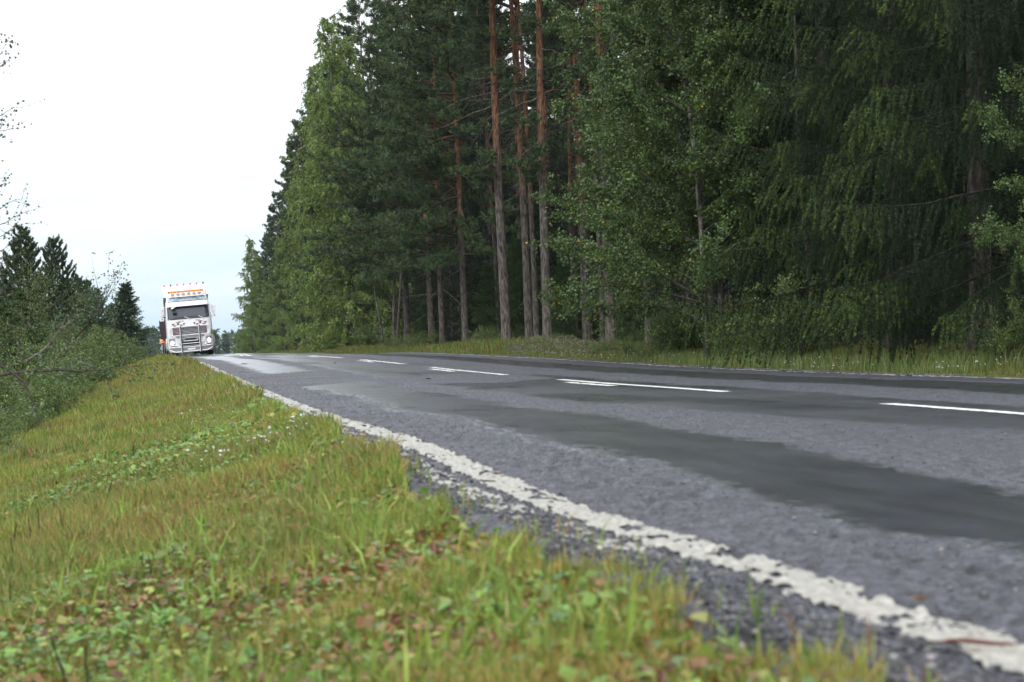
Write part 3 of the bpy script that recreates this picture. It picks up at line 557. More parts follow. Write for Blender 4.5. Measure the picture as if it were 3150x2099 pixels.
for px, X, top, lab in [(945, 13.6, 382, 'slender pine rising in a spire against the white sky'), (905, 13.2, 500, 'dark pine just left of the spire topped pine'),
                        (868, 12.8, 600, 'shorter dark pine on the sky line above the far end of the forest'), (985, 15.2, 300, 'tall dark pine behind the light green birch'), (825, 13.2, 735, 'small pine between the two farthest birches'), (848, 14.6, 668, 'dark pine behind the shorter sky line pine'), (800, 15.0, 775, 'pine filling the gap behind the round crowned distant birch'), (920, 15.4, 450, 'dark pine close behind the spire topped pine'), (1040, 15.8, 190, 'tall dark pine behind the tallest drooping birch')]:
    y = atX(px, X)[1]; D = X * math.sin(YAW) + y * math.cos(YAW); hh = CAMZ + (HY - top) / F * D - float(ground_z(X, y)); pineM.put(px=px, X=X, s=hh / 20, label=lab, cat='pine', lean=(-1.5, 0), group='dark pines at the far end of the forest edge')
for px, X, top, s, lab in [(1068, 12.3, 55, 1.0, 'tall light green drooping birch against the white sky'), (1010, 12.0, 205, .95, 'drooping light green birch, left and lower of the tallest one'), (1000, 11.6, 560, .75, 'low bushy light green birch beside the road at the foot of the tallest birches'),
                           (1120, 13.5, 120, .95, 'light green birch wedged between the drooping birches and the pines'), (775, 12.2, 738, 1, 'small distant birch at the far left end of the forest edge'), (800, 13.5, 790, 1.1, 'round crowned distant birch beside the far end of the forest'), (785, 11.6, 880, 1.5, 'lowest and farthest birch of the right hand tree line'), (930, 12.0, 560, 1.1, 'green birch below the spire topped pine'), (880, 11.9, 740, 1.3, 'low rounded birch between the dark pines and the road'), (835, 12.2, 860, 1.5, 'short bushy birch at the roadside near the far end'), (1085, 12.6, 420, 1.0, 'light green birch in front of the dark pines, below the tallest birch')]:
    y = atX(px, X)[1]; D = X * math.sin(YAW) + y * math.cos(YAW); hh = CAMZ + (HY - top) / F * D - float(ground_z(X, y)); birD.put(px=px, X=X, s=hh / 21 * s, sz=hh / 21, label=lab, cat='birch', lean=(-1.5, 0), group='birches along the forest edge')
for px, X, s, k, lab in [(2130, 12.6, .98, 0, 'leafy birch reaching out left in front of the thickest pine'), (2176, 11.6, 1.0, 1, 'birch with a white spotted stem close to the roadside grass'), (2190, 14.2, 1.1, 0, 'dense birch filling the gap behind the white spotted stem'), (2225, 12.6, 1.1, 1, 'dark leaved birch right of the white spotted stem'),
                         (2330, 14.3, 1.1, 0, 'dense dark birch left of the near spruce boughs'), (2440, 15, 1.25, 1, 'shaded birch half covered by the spruce boughs'), (2240, 15.5, 1.2, 0, 'tall birch at the back of the leafy group')]:
    birN[k].put(px=px, X=X, s=s, label=lab, cat='birch', lean=(-2.5, 0), group='leafy birches in the middle of the forest edge')
birN[1].put(px=3420, X=12.0, s=.5, label='small birch with leaves showing at the right border beside the spruce', cat='birch')
for px, X, s, lab in [(2760, 13.2, 1.0, 'large spruce with bright green drooping bough tips nearest the road'), (2560, 14.3, 1.0, 'dark spruce behind the bright tipped boughs, next to the birches'), (3020, 13.3, 1.05, 'massive dark spruce at the right border of the view'), (3230, 13.0, 1.0, 'spruce cut off by the right border'), (2880, 16.5, 1.1, 'dark spruce set back between the two largest spruces')]:
    sprN.put(px=px, X=X, s=s, label=lab, cat='spruce', lean=(-1.5, 0), group='big spruces at the right end of the forest edge')
# slim pale stems among the spruces
def stem(px, X, w, h, pale, lab, lean):
    D = atX(px, X)[1] * math.cos(YAW) + X * math.sin(YAW); r = w / F * D / 2; root = empty('tree_stem'); t, P = trunk_mesh(h, r, pine=False, birch=pale, bend=.2); t.build('trunk', M_bark, root, True); b = MB()
    for i in range(12):
        z = 1 + rng.random() * (h - 1.5); a = rng.random() * 6.28; b.tube(curve((np.interp(z, P[:, 2], P[:, 0]), np.interp(z, P[:, 2], P[:, 1]), z), (math.cos(a), math.sin(a), -.1), .4 + rng.random() * .8, 6, wob=.2), np.linspace(.012, .002, 6), 3, DEAD)
    b.build('branches', M_bark, root); place(root, px=px, X=X, lean=(lean, 0), label=lab, cat='tree', first=True)
stem(2606, 13.6, 12, 7, True, 'thin white birch stem showing below the spruce boughs', -1)
stem(2516, 13.6, 24, 8, False, 'thick grey leaning trunk left of the thin white stem under the boughs', -7)
stem(2775, 14.3, 12, 8, True, 'pale stem under the middle of the large spruce', -2)
stem(2985, 14.6, 24, 10, False, 'dark rough trunk low at the right under the spruces', 0)
stem(1178, 12.4, 9, 5, True, 'white birch stem left of the forked pine at the far roadside', -3)
stem(1212, 12.6, 10, 9, False, 'forked reddish pine stem, left half of the narrow V', -1)
stem(1220, 12.6, 8, 9, False, 'thin stem leaning right beside the forked reddish pine', 3.5)
# trees deeper in the forest
pts = []; tries = 0
while len(pts) < 220 and tries < 20000:
    tries += 1; y = 20 + rng.random() ** 1.2 * 215; x = 17.0 + rng.random() ** 1.2 * 30; px = 1575 + F * math.tan(math.atan2(x, y) - YAW)
    if px < 830 or px > 3500: continue
    if all((x - a) ** 2 + (y - b) ** 2 > 2.6 ** 2 for a, b in pts): pts.append((x, y))
for i, (x, y) in enumerate(pts):
    u = rng.random(); px = 1575 + F * math.tan(math.atan2(x, y) - YAW); wh = 'behind the far light green birches' if px < 1330 else 'seen between the open orange and grey trunks' if px < 1800 else 'behind the leafy birches' if px < 2300 else 'behind the big spruces at the right'
    if x > 22 and u < .8 or u < .4: sprB.put(xy=(x, y), s=.8 + .45 * rng.random(), label='dark spruce deep in the forest ' + wh, cat='spruce', group='deep spruces ' + wh)
    else: pineB[i % 2].put(xy=(x, y), s=.7 + .35 * rng.random(), sz=.8 + .2 * rng.random(), label='pine deep in the forest ' + wh, cat='pine', group='deep pines ' + wh, lean=(-2.2, 0))
for i, (px, X, s) in enumerate([(1335, 15.5, .9), (1480, 17, 1.0), (1500, 15.5, .8), (1590, 16.5, 1.0), (1610, 18, 1.2), (1730, 17.5, .75), (1760, 19, 1.0), (1925, 16, .9), (1950, 15, .6), (1290, 15, .9), (1835, 20, .9), (1560, 22, 1.3), (1700, 22, 1.3)]):
    sprY.put(px=px, X=X, s=s, label='young spruce growing in the shade between the pine trunks', cat='spruce', group='young spruces under the pines', lean=(0, 0))
# bright bushes at the foot of the trunks
for px, X, s, k, lab in [(1855, 11.8, .55, 2, 'bright green bush at the foot of the thickest pine'), (1930, 11.6, .6, 2, 'bright bush right of the thickest pine'), (1708, 12.6, .5, 2, 'small green sapling against the orange barked pine'), (1990, 11.6, .5, 2, 'low bush beneath the left edge of the birches'), (2060, 12.0, .8, 0, 'bush of dark leaves beneath the birch crown'), (2120, 12.4, .9, 1, 'dark bush behind the white spotted birch stem'),
                         (2280, 12.0, .8, 0, 'dark leaved bush among the roadside flowers'), (2370, 12.2, 1.0, 1, 'shaded bush left of the thick leaning trunk'), (2450, 12.2, 1.0, 0, 'bush at the foot of the leaning trunk'), (1540, 14.2, .7, 2, 'light sapling left of the leaning pine foot'), (1480, 13.6, .7, 1, 'green bush between the pines and the grass strip'), (1300, 12.2, 1.0, 2, 'upright bright shrub beside the far roadside grass'), (1255, 12.0, .9, 2, 'bright shrub right of the forked stems'), (1215, 12.0, .9, 2, 'pale green shrub at the foot of the forked stems'), (1155, 12.4, 1.2, 1, 'rounded bush at the foot of the drooping birches'), (3080, 12.0, .6, 0, 'small bush in the dark under the right hand spruce')]:
    bush[k].put(px=px, X=X, s=s, label=lab, cat='bush', group='bushes at the forest edge', lean=(0, 0))
# heather mound
m = MB(); hx, hy = atX(1700, 11.9); n = 9000; a = rng.random(n) * 6.28; q = rng.random(n) ** .5; x = hx + q * np.cos(a) * 1.0; s = hy + q * np.sin(a) * 8; hgt = .38 * (1 - q ** 2) * (.5 + vnoise(x * 3, s * 2, 81)); z = ground_z(x, s) + hgt * rng.random(n) ** .5
c = palette([(.13, .17, .05), (.10, .13, .045), (.16, .10, .085), (.18, .13, .12)], [4, 3, 2, 1], n); leaves(m, np.stack([x, s, z], 1), .06, c, up=.2); o = m.build('heather_mound', M_leaf); tag(o, 'low mound of heather and blueberry in front of the orange barked pines', 'heather', kind='stuff')

# ------------------------------------------------------------------ left side: young trees and bushes
for px, d, top, k, lab in [(80, 62, 690, 0, 'young pine with upright candle shoots, tallest at the left'), (176, 74, 725, 1, 'second young pine with upright shoots, right of the tallest'), (20, 70, 820, 1, 'young pine at the left border behind the bushes'), (240, 84, 842, 0, 'young pine on the slope of the left tree group'), (272, 96, 858, 1, 'smaller dark young pine right of the middle of the left group'), (305, 104, 885, 0, 'small pine near the right end of the left group'), (128, 82, 850, 0, 'young pine filling the gap between the two tallest'), (205, 92, 850, 1, 'dark young pine behind the second tallest pine')]:
    x, y = at(px, d); gz = float(ground_z(x, y)); h = CAMZ + (HY - top) / F * d - gz; pineY[k].put(px=px, d=d, s=h / (5.2 if k == 0 else 5.6), label=lab, cat='pine', group='young pines left of the road', lean=(-1.5, 0))
for px, d, top, w, lab in [(386, 112, 868, 1.15, 'dense dark spruce standing alone at the right end of the left tree group'), (75, 44, 880, 1.35, 'light green young spruce low in front of the tallest young pine'), (340, 118, 935, 1.0, 'small spruce left of the lone dark spruce'), (15, 40, 930, 1.2, 'light green spruce boughs at the left border')]:
    x, y = at(px, d); gz = float(ground_z(x, y)); h = CAMZ + (HY - top) / F * d - gz; (sprD if 'dark' in lab else sprY).put(px=px, d=d, s=h / 5 * w, sz=h / 5, label=lab, cat='spruce', group='young spruces left of the road', lean=(0, 0))
gB = 'leafy bushes on the left bank'
spots = [(-90, 19, 1.0, 0), (-20, 22, .9, 1), (40, 27, .9, 1), (-80, 28, 1.2, 0), (40, 28, 1.1, 0), (120, 32, 1.0, 1), (0, 36, 1.2, 1), (190, 36, 1.0, 0), (80, 40, 1.2, 0), (150, 44, 1.2, 1), (230, 46, 1.1, 1), (280, 52, 1.1, 0), (200, 56, 1.3, 0), (330, 62, 1.1, 1), (110, 58, 1.5, 0), (265, 68, 1.5, 0), (380, 78, 1.1, 0), (330, 84, 1.6, 1), (400, 98, 1.2, 1), (300, 92, 1.8, 0), (160, 52, 1.5, 1), (230, 72, 1.8, 1), (420, 112, 1.1, 2), (60, 52, 1.6, 1), (-30, 50, 1.6, 0), (250, 38, .7, 1), (170, 28, .7, 0), (330, 48, .7, 1), (90, 25, .5, 0)]
for i, (px, d, s, k) in enumerate(spots):
    s *= .45 if d < 22 else .62 if d < 40 else .8
    bush[k].put(px=px, d=d, s=s, label=('low leafy bush in the near front of the left thicket, below the level fallen branch' if d < 31 else 'leafy bush in the middle of the left thicket, around the slanting bare branch' if d < 60 else 'leafy bush in the far part of the left thicket, near the lone dark spruce'), cat='bush', group=gB + (' near' if d < 31 else ' middle' if d < 60 else ' far'), lean=(0, 0))
cv = Proto(lambda: make_birch(4.2, .03, .8, .6, 26, .05, 4200, cols=[(.10, .155, .04), (.08, .125, .04), (.13, .17, .045)], birch=False))
for px, d, s, lab in [(178, 46, .62, 'slim sapling with pale leaves in front of the second young pine'), (8, 30, .62, 'slim birch sapling with loose leaves at the left border'), (352, 74, .38, 'sapling leaning by the lone dark spruce')]:
    cv.put(px=px, d=d, s=s, label=lab, cat='sapling', group='saplings on the left bank', lean=(3, 0))
# birch standing just outside the left border, its branch tips hang into view
root = empty('birch_tree'); bx, by = at(-170, 19); bz = float(ground_z(bx, by)); tm, P = trunk_mesh(6.2, .05, birch=True, pine=False, bend=.1); tm.build('trunk', M_bark, root, True); bb, cc = MB(), MB(); LP = []
for px, py, pz in [(8, 120, 230), (30, 190, 300), (66, 330, 460), (30, 400, 470), (72, 610, 760), (85, 650, 800), (60, 690, 860), (40, 745, 900), (30, 800, 930), (20, 560, 700), (15, 150, 320), (12, 380, 520), (40, 830, 960), (70, 870, 1000), (-60, 500, 600), (-90, 250, 400), (-120, 150, 300)]:
    x, y, z = at(px, 19 + rng.normal() * .3, py); z -= bz; x -= bx; y -= by; z0 = CAMZ - (pz - HY) / F * 19 - bz; p0 = np.array([0, 0, z0]); p1 = np.array([x, y, z]); t = np.linspace(0, 1, 12)[:, None]
    C = p0 * (1 - t) + p1 * t + np.array([0, 0, 1.]) * np.sin(t * np.pi) * .05 + rng.normal(size=(12, 3)) * .012; bb.tube(C, np.linspace(.010, .0015, 12), 4, (.09, .07, .065))
    for j in range(7):
        q, d = lerp_path(C, np.array([.5 + .5 * (j + rng.random()) / 7])); c2 = curve(q[0], nrm(d[0] + rng.normal(size=3) * .5), .10 + .16 * rng.random(), 5, wob=.12); bb.tube(c2, np.linspace(.002, .001, 5), 3, (.09, .07, .065), cap=False); q2, _ = lerp_path(c2, np.linspace(.2, 1, 5)); LP.append(q2 + rng.normal(size=q2.shape) * .012)
LP = np.vstack(LP); leaves(cc, LP, .034 * (.7 + .5 * rng.random(len(LP))), palette([(.06, .09, .035), (.08, .11, .04)], [1, 1], len(LP)), up=.0, aspect=.8)
bb.build('branches', M_bark, root); cc.build('crown', M_leaf, root); root.location = (bx, by, bz); tag(root, 'birch at the left border whose leafy twigs hang into the white sky', 'birch')
# bent and fallen branches in the thicket
def limb(name, pix, d0, d1, r0, r1, label, nleaf=0, dead=(.12, .09, .075), twigs=8):
    n = len(pix); P = np.array([at(px, d0 + (d1 - d0) * i / (n - 1), py) for i, (px, py) in enumerate(pix)]); t = np.linspace(0, 1, 26); C = np.stack([pch(np.linspace(0, 1, n), P[:, k], t) for k in range(3)], 1) + rng.normal(size=(26, 3)) * r0 * .25
    o0 = C[0].copy(); root = empty(name, tuple(o0)); C = C - o0; b = MB(); b.tube(C, np.linspace(r0, r1, 26), 6, dead); L = []
    for j in range(twigs):
        q, d = lerp_path(C, np.array([.15 + .85 * (j + rng.random()) / twigs])); c2 = curve(q[0], nrm(d[0] * .8 + rng.normal(size=3) * .5 + np.array([0, 0, .1])), .25 + .35 * rng.random(), 6, wob=.12); b.tube(c2, np.linspace(r0 * .35, .001, 6), 3, dead, cap=False); q2, _ = lerp_path(c2, .2 + .8 * rng.random(14)); L.append(q2)
    b.build('branch', M_bark, root)
    if nleaf:
        L = np.vstack(L); Q = L[rng.integers(0, len(L), nleaf)] + rng.normal(size=(nleaf, 3)) * .035; m = MB(); leaves(m, Q, .032, palette([(.07, .12, .05), (.06, .10, .05), (.10, .14, .06)], [2, 2, 1], nleaf), up=.2, aspect=.75); m.build('leaves', M_leaf, root)
    tag(root, label, 'branch')
limb('fallen_branch', [(0, 1152), (90, 1145), (178, 1139), (235, 1145), (295, 1140), (345, 1138), (430, 1125)], 15.5, 17.5, .013, .002, 'bare grey branch lying level across the bushes, its tip bent right over the verge', 260, twigs=12)
limb('leaning_branch', [(78, 1112), (115, 1090), (150, 1062), (178, 1022), (205, 1000), (225, 985)], 19, 21, .015, .004, 'pale bare branch slanting up to the right through the bushes', 200, (.19, .16, .13), 9)
limb('arching_branch', [(-10, 1112), (30, 1145), (75, 1180), (105, 1245), (122, 1300)], 12, 11.5, .009, .004, 'thin dark arching stem bending down at the left border', 60, (.05, .035, .03), 5)
limb('hanging_twig', [(318, 925), (330, 912), (345, 893), (360, 888)], 21, 21.5, .006, .001, 'loose leafy twig standing out above the left trees beside the lone spruce', 120, (.08, .06, .05), 6)
limb('hanging_shoot', [(230, 1040), (270, 1000), (310, 950), (322, 918)], 21, 21.0, .012, .005, 'tall leafy shoot rising before the left trees', 300, (.10, .08, .06), 12)

# dead stalks, taller weeds, yellow flowers on the near verge
stk = None
for i, (px, py, d, h) in enumerate([(403, 1168, 17, .09), (432, 1208, 15, .11), (403, 1232, 14.5, .13), (245, 1900, 4.6, .15), (275, 1910, 4.6, .12), (512, 1570, 6.6, .07), (622, 1560, 6.6, .07), (472, 1610, 6.4, .09), (255, 1340, 9.5, .12), (223, 1400, 9.2, .1), (320, 1310, 10.5, .14), (556, 1325, 9.5, .10), (100, 1370, 9, .13), (120, 1400, 9, .15), (205, 1390, 9, .12), (40, 1420, 9, .14), (440, 1580, 6.6, .08), (60, 1500, 8, .13), (30, 1650, 6.5, .12)]):
    x, y = at(px, d); z = float(ground_z(x, y)) - .01
    if stk is None:
        mm = MB(); mm.tube(curve((0, 0, 0), (.08, 0, 1), 1, 8, wob=.05), np.linspace(.022, .014, 8), 5, (.045, .02, .012)); mm.tube(curve((0.04, 0, .55), (.5, .2, 1), .2, 4, wob=.05), [.012, .01, .008, .006], 4, (.05, .025, .015)); stk = mm.build('dead_stalk', M_bark); o = stk
    else: o = stk.copy(); COL.objects.link(o)
    o.location = (x, y, z); o.scale = (h * (1.1 if h < .2 else .7),) * 2 + (h * 1.5,); o.rotation_euler = (rng.normal() * .15, rng.normal() * .15 - .15, rng.random() * 6); tag(o, 'dark brown mown stalk sticking up out of the verge grass', 'stalk', 'dead stalks in the near verge')
def weed(px, d, n, L, w, col, label, name='broadleaf_weed'):
    x, y = at(px, d); z = float(ground_z(x, y)); m = MB()
    for i in range(n):
        a = rng.random() * 6.28; C = curve((0, 0, 0), (math.cos(a) * .8, math.sin(a) * .8, .5 + rng.random()), L * (.6 + .5 * rng.random()), 6, droop=.28, wob=.06); hv = np.array([-math.sin(a), math.cos(a), .0]); W = w * np.array([.25, .7, 1, .95, .6, .05]); V = np.concatenate([C - hv * W[:, None] / 2, C + [0, 0, -w * .12], C + hv * W[:, None] / 2]); q = [(i_, i_ + 1, i_ + 7, i_ + 6) for i_ in range(5)] + [(i_ + 6, i_ + 7, i_ + 13, i_ + 12) for i_ in range(5)]
        m.add(V, q, c=np.array(col) * (.8 + .4 * rng.random()))
    o = m.build(name, M_leaf); o.location = (x, y, z); tag(o, label, 'plant', 'broad leaved weeds in the near verge')
for a in [(700, 8.4, 9, .10, .022, (.17, .27, .07), 'pale broad leaved weed below the white clover by the edge line'), (640, 7.8, 9, .12, .024, (.14, .24, .06), 'broad leaved weed standing high in the middle of the verge'), (330, 6.0, 8, .10, .03, (.15, .25, .05), 'weed with wide leaves left of the centre of the verge'), (500, 5.6, 10, .12, .016, (.15, .25, .05), 'tuft of long bright blades in the mid verge'), (130, 4.9, 7, .10, .035, (.08, .17, .035), 'dark green broad leaf at the lower left'), (1090, 3.4, 7, .055, .035, (.08, .22, .05), 'bright green rounded leaves at the bottom border'), (570, 4.0, 6, .055, .03, (.15, .24, .05), 'small light rounded leaves low in the verge'), (1470, 4.2, 12, .11, .012, (.15, .23, .04), 'bright grass tuft beside the crumbled road edge'),
          (1960, 3.7, 12, .13, .012, (.20, .26, .04), 'tall yellow green tuft near the lower middle border'), (1640, 3.9, 8, .07, .02, (.19, .24, .04), 'yellowish low weed at the border of gravel and grass'), (2260, 3.3, 10, .075, .014, (.15, .24, .04), 'green tuft nearest the gravel at the lower border'), (870, 6.6, 10, .09, .018, (.14, .24, .05), 'leafy plant beside the clover in the verge'), (560, 12.5, 8, .18, .012, (.13, .24, .05), 'thin tall green tuft in front of the far verge'), (1480, 3.15, 8, .06, .03, (.12, .25, .06), 'wide green leaves blurred at the bottom border')]: weed(*a)
def dandelion(px, d, h, col, label):
    x, y = at(px, d); m = MB(); m.tube(curve((0, 0, 0), (.05, 0, 1), h, 5, wob=.03), .0016, 4, (.12, .18, .05)); t = m.v[0][-1]; n = 14; a = np.arange(n) / n * 6.28
    leaves(m, t + np.stack([np.cos(a), np.sin(a), a * 0], 1) * .008, .014, np.tile(col, (n, 1)), nrmv=nrm(np.stack([np.cos(a) * .4, np.sin(a) * .4, np.ones(n)], 1)), aspect=.5); o = m.build('small_flower', M_leaf); o.location = (x, y, float(ground_z(x, y))); tag(o, label, 'flower')
dandelion(377, 9.0, .07, (.75, .5, .02), 'single yellow flower in the middle of the verge grass'); dandelion(203, 18, .16, (.45, .05, .45), 'single purple flower at the edge of the left bushes')
# leaves and bark bits lying on the road
def litter(px, py, L, W, col, rz, label, name='fallen_leaf'):
    z = 0.; a = (py - HY) / F
    d = (CAMZ - .03) / a
    for _ in range(12): x, y = at(px, d); z = float(surf_z(x, y)) if x > line_x(y) - .3 else float(ground_z(x, y)); d = (CAMZ - z) / a
    m = MB(); t = np.linspace(0, 1, 7); w = W * np.sin(t * np.pi) ** .6 + W * .08; b = W * .25 * np.sin(t * 7); V = np.concatenate([np.stack([t * L - L / 2, w / 2, b * .3 + w * .22 + .003], 1), np.stack([t * L - L / 2, w * 0, b * .3 + .004], 1), np.stack([t * L - L / 2, -w / 2, b * .3 + w * .3 + .003], 1)])
    m.add(V, [(i, i + 1, i + 8, i + 7) for i in range(6)] + [(i + 7, i + 8, i + 15, i + 14) for i in range(6)], c=col); m.tube([(L / 2, 0, .006), (L * .7, W * .1, .008)], .0012, 4, col)
    o = m.build(name, M_leaf); o.location = (x, y, z + .004); o.rotation_euler = (0, 0, rz); tag(o, label, 'leaf')
litter(2842, 1832, .075, .02, (.38, .16, .03), -.1, 'curled orange leaf lying on the asphalt just inside the near edge line')
litter(3010, 2003, .14, .03, (.16, .03, .018), -.35, 'dark red curled leaf on the gravel outside the edge line at the lower right')
litter(1317, 1168, .10, .05, (.02, .015, .012), .2, 'dark lump of bark on the wet lane before the centre dashes')
litter(752, 1122, .18, .06, (.16, .12, .08), 0, 'pale brown leaf on the far wet patch of the near lane')
litter(1785, 1182, .05, .03, (.4, .14, .03), 0, 'orange leaf beside the short centre dash')
litter(1030, 1119, .08, .05, (.35, .12, .04), 0, 'reddish leaf on the wet lane left of the far centre dashes')
litter(1530, 1465, .03, .02, (.28, .13, .05), 0, 'small brown leaf scrap at the break in the edge line')

# ------------------------------------------------------------------ far forest beyond the crest
m = MB(); 
for i in range(520):
    d = 430 + rng.random() * 150; px = -700 + rng.random() * 2600; x, y = at(px, d); top = 1026 + rng.normal() * 5 - (14 if 380 < px < 570 else 0) * rng.random() - (d - 430) * .015; zt = CAMZ + (HY - top) / F * d; zb = -14.; h = zt - zb; n = 95
    f = rng.random(n) ** .8; rr = (1 - f) * 2.1 + .15; a = rng.random(n) * 6.28; P = np.stack([x + rr * np.cos(a) * rng.random(n) ** .4, y + rr * np.sin(a) * rng.random(n) ** .4, zb + h * f], 1); P[:, 2] = zb + h * (.25 + .75 * f)
    sp = rng.random() < .6; tufts(m, P, np.stack([np.cos(a), np.sin(a), a * 0 + (.1 if sp else .6)], 1), 4, .9, .42, palette([(.06, .10, .06), (.08, .125, .07)] if sp else [(.09, .135, .07), (.07, .115, .06)], [1, 1], n), .5); m.tube([(x, y, zb - .5), (x, y, zt)], [.18, .02], 4, (.1, .08, .06), cap=False)  # needle colours lightened and cooled: part of the distance haze is painted in
tag(m.build('far_forest', M_needle), 'distant haze-tinted conifer forest across the view beyond the crest of the road', 'forest', kind='stuff')

# ------------------------------------------------------------------ truck (built facing -y, x = right as the camera sees it)
TX, TY, TZ = at(591.3, 105.0, 1096.9)
truck = empty('truck'); tag(truck, 'white truck with lit headlights, orange beacon bar and bull bar coming over the crest', 'truck')
ZS = [.26, .5, 1.1, 1.6, 2.1, 2.5, 2.82, 3.05, 3.3, 3.45]; HW = [1.17, 1.25, 1.26, 1.255, 1.24, 1.21, 1.19, 1.15, 1.11, 1.05]; YF = [.10, .0, .0, .03, .10, .19, .27, .30, .42, .62]
def cf(x, z, off=0.):
    w = np.interp(z, ZS, HW); y = np.interp(z, ZS, YF); rc = .30; e = np.clip((np.abs(x) - (w - rc)) / rc, 0, 1); return y + .05 * (x / w) ** 2 + rc * (1 - np.sqrt(np.maximum(0, 1 - e ** 2))) - off
def panel(name, x0, x1, z0, z1, mt, off=.012, parent=None, nx=16, nz=6, shape=None, taper=None, label=None):
    u = np.linspace(0, 1, nx); v = np.linspace(0, 1, nz); U, V = np.meshgrid(u, v); Zp = z0 + (z1 - z0) * V; xa, xb = x0, x1
    if taper: xa = x0 + (taper[0] - x0) * V; xb = x1 + (taper[1] - x1) * V
    Xp = xa + (xb - xa) * U; Yp = cf(Xp, Zp, off); m = MB(); m.add(np.stack([Xp, Yp, Zp], -1), grid(nx, nz)); Yb = Yp + off * .8; m.add(np.stack([Xp, Yb, Zp], -1), grid(nx, nz)[:, ::-1])
    k = nx * nz; q = [(i, i + 1, i + 1 + k, i + k) for i in range(nx - 1)] + [(i + (nz - 1) * nx, i + (nz - 1) * nx + 1, i + (nz - 1) * nx + 1 + k, i + (nz - 1) * nx + k) for i in range(nx - 1)]; m.q.append(np.array(q))
    o = m.build(name, mt, parent or truck, smooth=False); 
    if label: o['label'] = label
    return o
# cab shell
m = MB(); rows = []
for z in np.interp(np.linspace(0, len(ZS) - 1, 30), range(len(ZS)), ZS):
    w = float(np.interp(z, ZS, HW)); xs_ = w * np.sin(np.linspace(-np.pi / 2, np.pi / 2, 25)); ys_ = cf(xs_, z); rows.append(np.vstack([np.stack([xs_, ys_, np.full(25, z)], 1), [(w, 2.25, z), (-w, 2.25, z)]]))
n = 27; Vv = np.vstack(rows); q = [(r * n + i, r * n + (i + 1) % n, (r + 1) * n + (i + 1) % n, (r + 1) * n + i) for r in range(29) for i in range(n)]
c1 = len(Vv); Vv = np.vstack([Vv, (0, 1.2, ZS[-1] + .03), (0, 1.2, .26)]); t = [(28 * n + i, 28 * n + (i + 1) % n, c1) for i in range(n)] + [((i + 1) % n, i, c1 + 1) for i in range(n)]
m.add(Vv, q, t); cab = m.build('cab', M_white, truck)
# roof deflector with raised side wings
m = MB(); m.add([(-1.12, .95, 3.42), (1.06, .95, 3.42), (1.06, 1.9, 3.97), (-1.12, 1.9, 3.97), (-1.12, 2.25, 3.97), (1.06, 2.25, 3.97), (-1.12, 2.25, 3.2), (1.06, 2.25, 3.2), (-1.12, .95, 3.2), (1.06, .95, 3.2)],
    [(0, 1, 2, 3), (3, 2, 5, 4), (4, 5, 7, 6), (0, 8, 9, 1), (6, 7, 9, 8)], [(0, 3, 4), (0, 4, 6), (0, 6, 8), (1, 5, 2), (1, 7, 5), (1, 9, 7)]); m.build('roof_deflector', M_white, truck)
for sx in (-1, 1):
    x = 1.22 if sx > 0 else -1.26; m = MB(); m.add([(x, .9, 3.35), (x, 1.0, 3.75), (x, 1.3, 3.93), (x, 2.3, 3.93), (x, 2.3, 2.3), (x, 1.9, 2.3), (x, 1.9, 3.2), (x - sx * .14, .9, 3.35), (x - sx * .14, 1.0, 3.75), (x - sx * .14, 1.3, 3.93), (x - sx * .14, 2.3, 3.93), (x - sx * .14, 2.3, 2.3), (x - sx * .14, 1.9, 2.3), (x - sx * .14, 1.9, 3.2)],
        [(0, 1, 2, 6), (2, 3, 4, 6), (3, 10, 11, 4), (0, 7, 8, 1), (1, 8, 9, 2), (2, 9, 10, 3), (0, 6, 13, 7), (7, 13, 9, 8), (9, 13, 11, 10)], [(4, 5, 6), (11, 13, 12)]); m.build('side_fairing', M_white, truck)
for i, x in enumerate(np.linspace(-1.13, 1.02, 7)):
    m = MB(); m.tube([(x, 1.85, 3.95), (x, 1.85, 4.0)], .018, 6); m.tube([(x, 1.85, 3.99), (x, 1.85, 4.02), (x, 1.85, 4.06), (x, 1.85, 4.085)], [.02, .045, .045, .01], 10); m.build('marker_light', M_black if i in (1, 6) else M_redlens, truck)
def bar(m, pts, r, k=8): m.tube(np.array(pts, float), r, k)
m = MB(); u = np.linspace(0, 1, 9)
m.box(-.95, .93, .50, .62, 3.545, 3.655); bc = m.build('beacon_bar', M_orange, truck); m = MB()
for x in np.linspace(-.8, .8, 9): m.box(x - .012, x + .012, .494, .626, 3.54, 3.66)
m.box(-.99, -.945, .49, .63, 3.54, 3.66); m.box(.925, .96, .49, .63, 3.54, 3.66); m.build('divider', M_black, bc)
m = MB(); bar(m, [(-.93, .36, 3.5), (-.88, .30, 3.37), (-.8, .28, 3.325), (.8, .28, 3.325), (.88, .30, 3.37), (.93, .36, 3.5)], .026); bar(m, [(-.93, .4, 3.48), (.93, .4, 3.48)], .02); m.build('lamp_bar', M_chrome, truck)
for x in np.linspace(-.745, .70, 6):
    m = MB(); m.tube([(x, .46, 3.455), (x, .40, 3.455), (x, .30, 3.455), (x, .27, 3.455)], [.03, .085, .098, .092], 18); o = m.build('spotlight', M_chrome, truck, True); m = MB(); m.tube([(x, .28, 3.455), (x, .262, 3.455)], [.08, .076], 16); m.build('lens', M_lens, o)
for x in (-.36, -.01, .34):
    m = MB(); m.tube([(x, .33, 3.40), (x, .27, 3.40)], [.03, .022], 10); m.build('small_lamp', M_amber, truck)
sign = panel('roof_sign', -1.03, 1.03, 3.075, 3.285, M_sign, .02, taper=(-.98, .98), nz=4)
panel('sign_frame', -1.07, 1.07, 3.04, 3.075, M_black, .022); panel('sign_frame', -1.0, 1.0, 3.285, 3.31, M_black, .024)
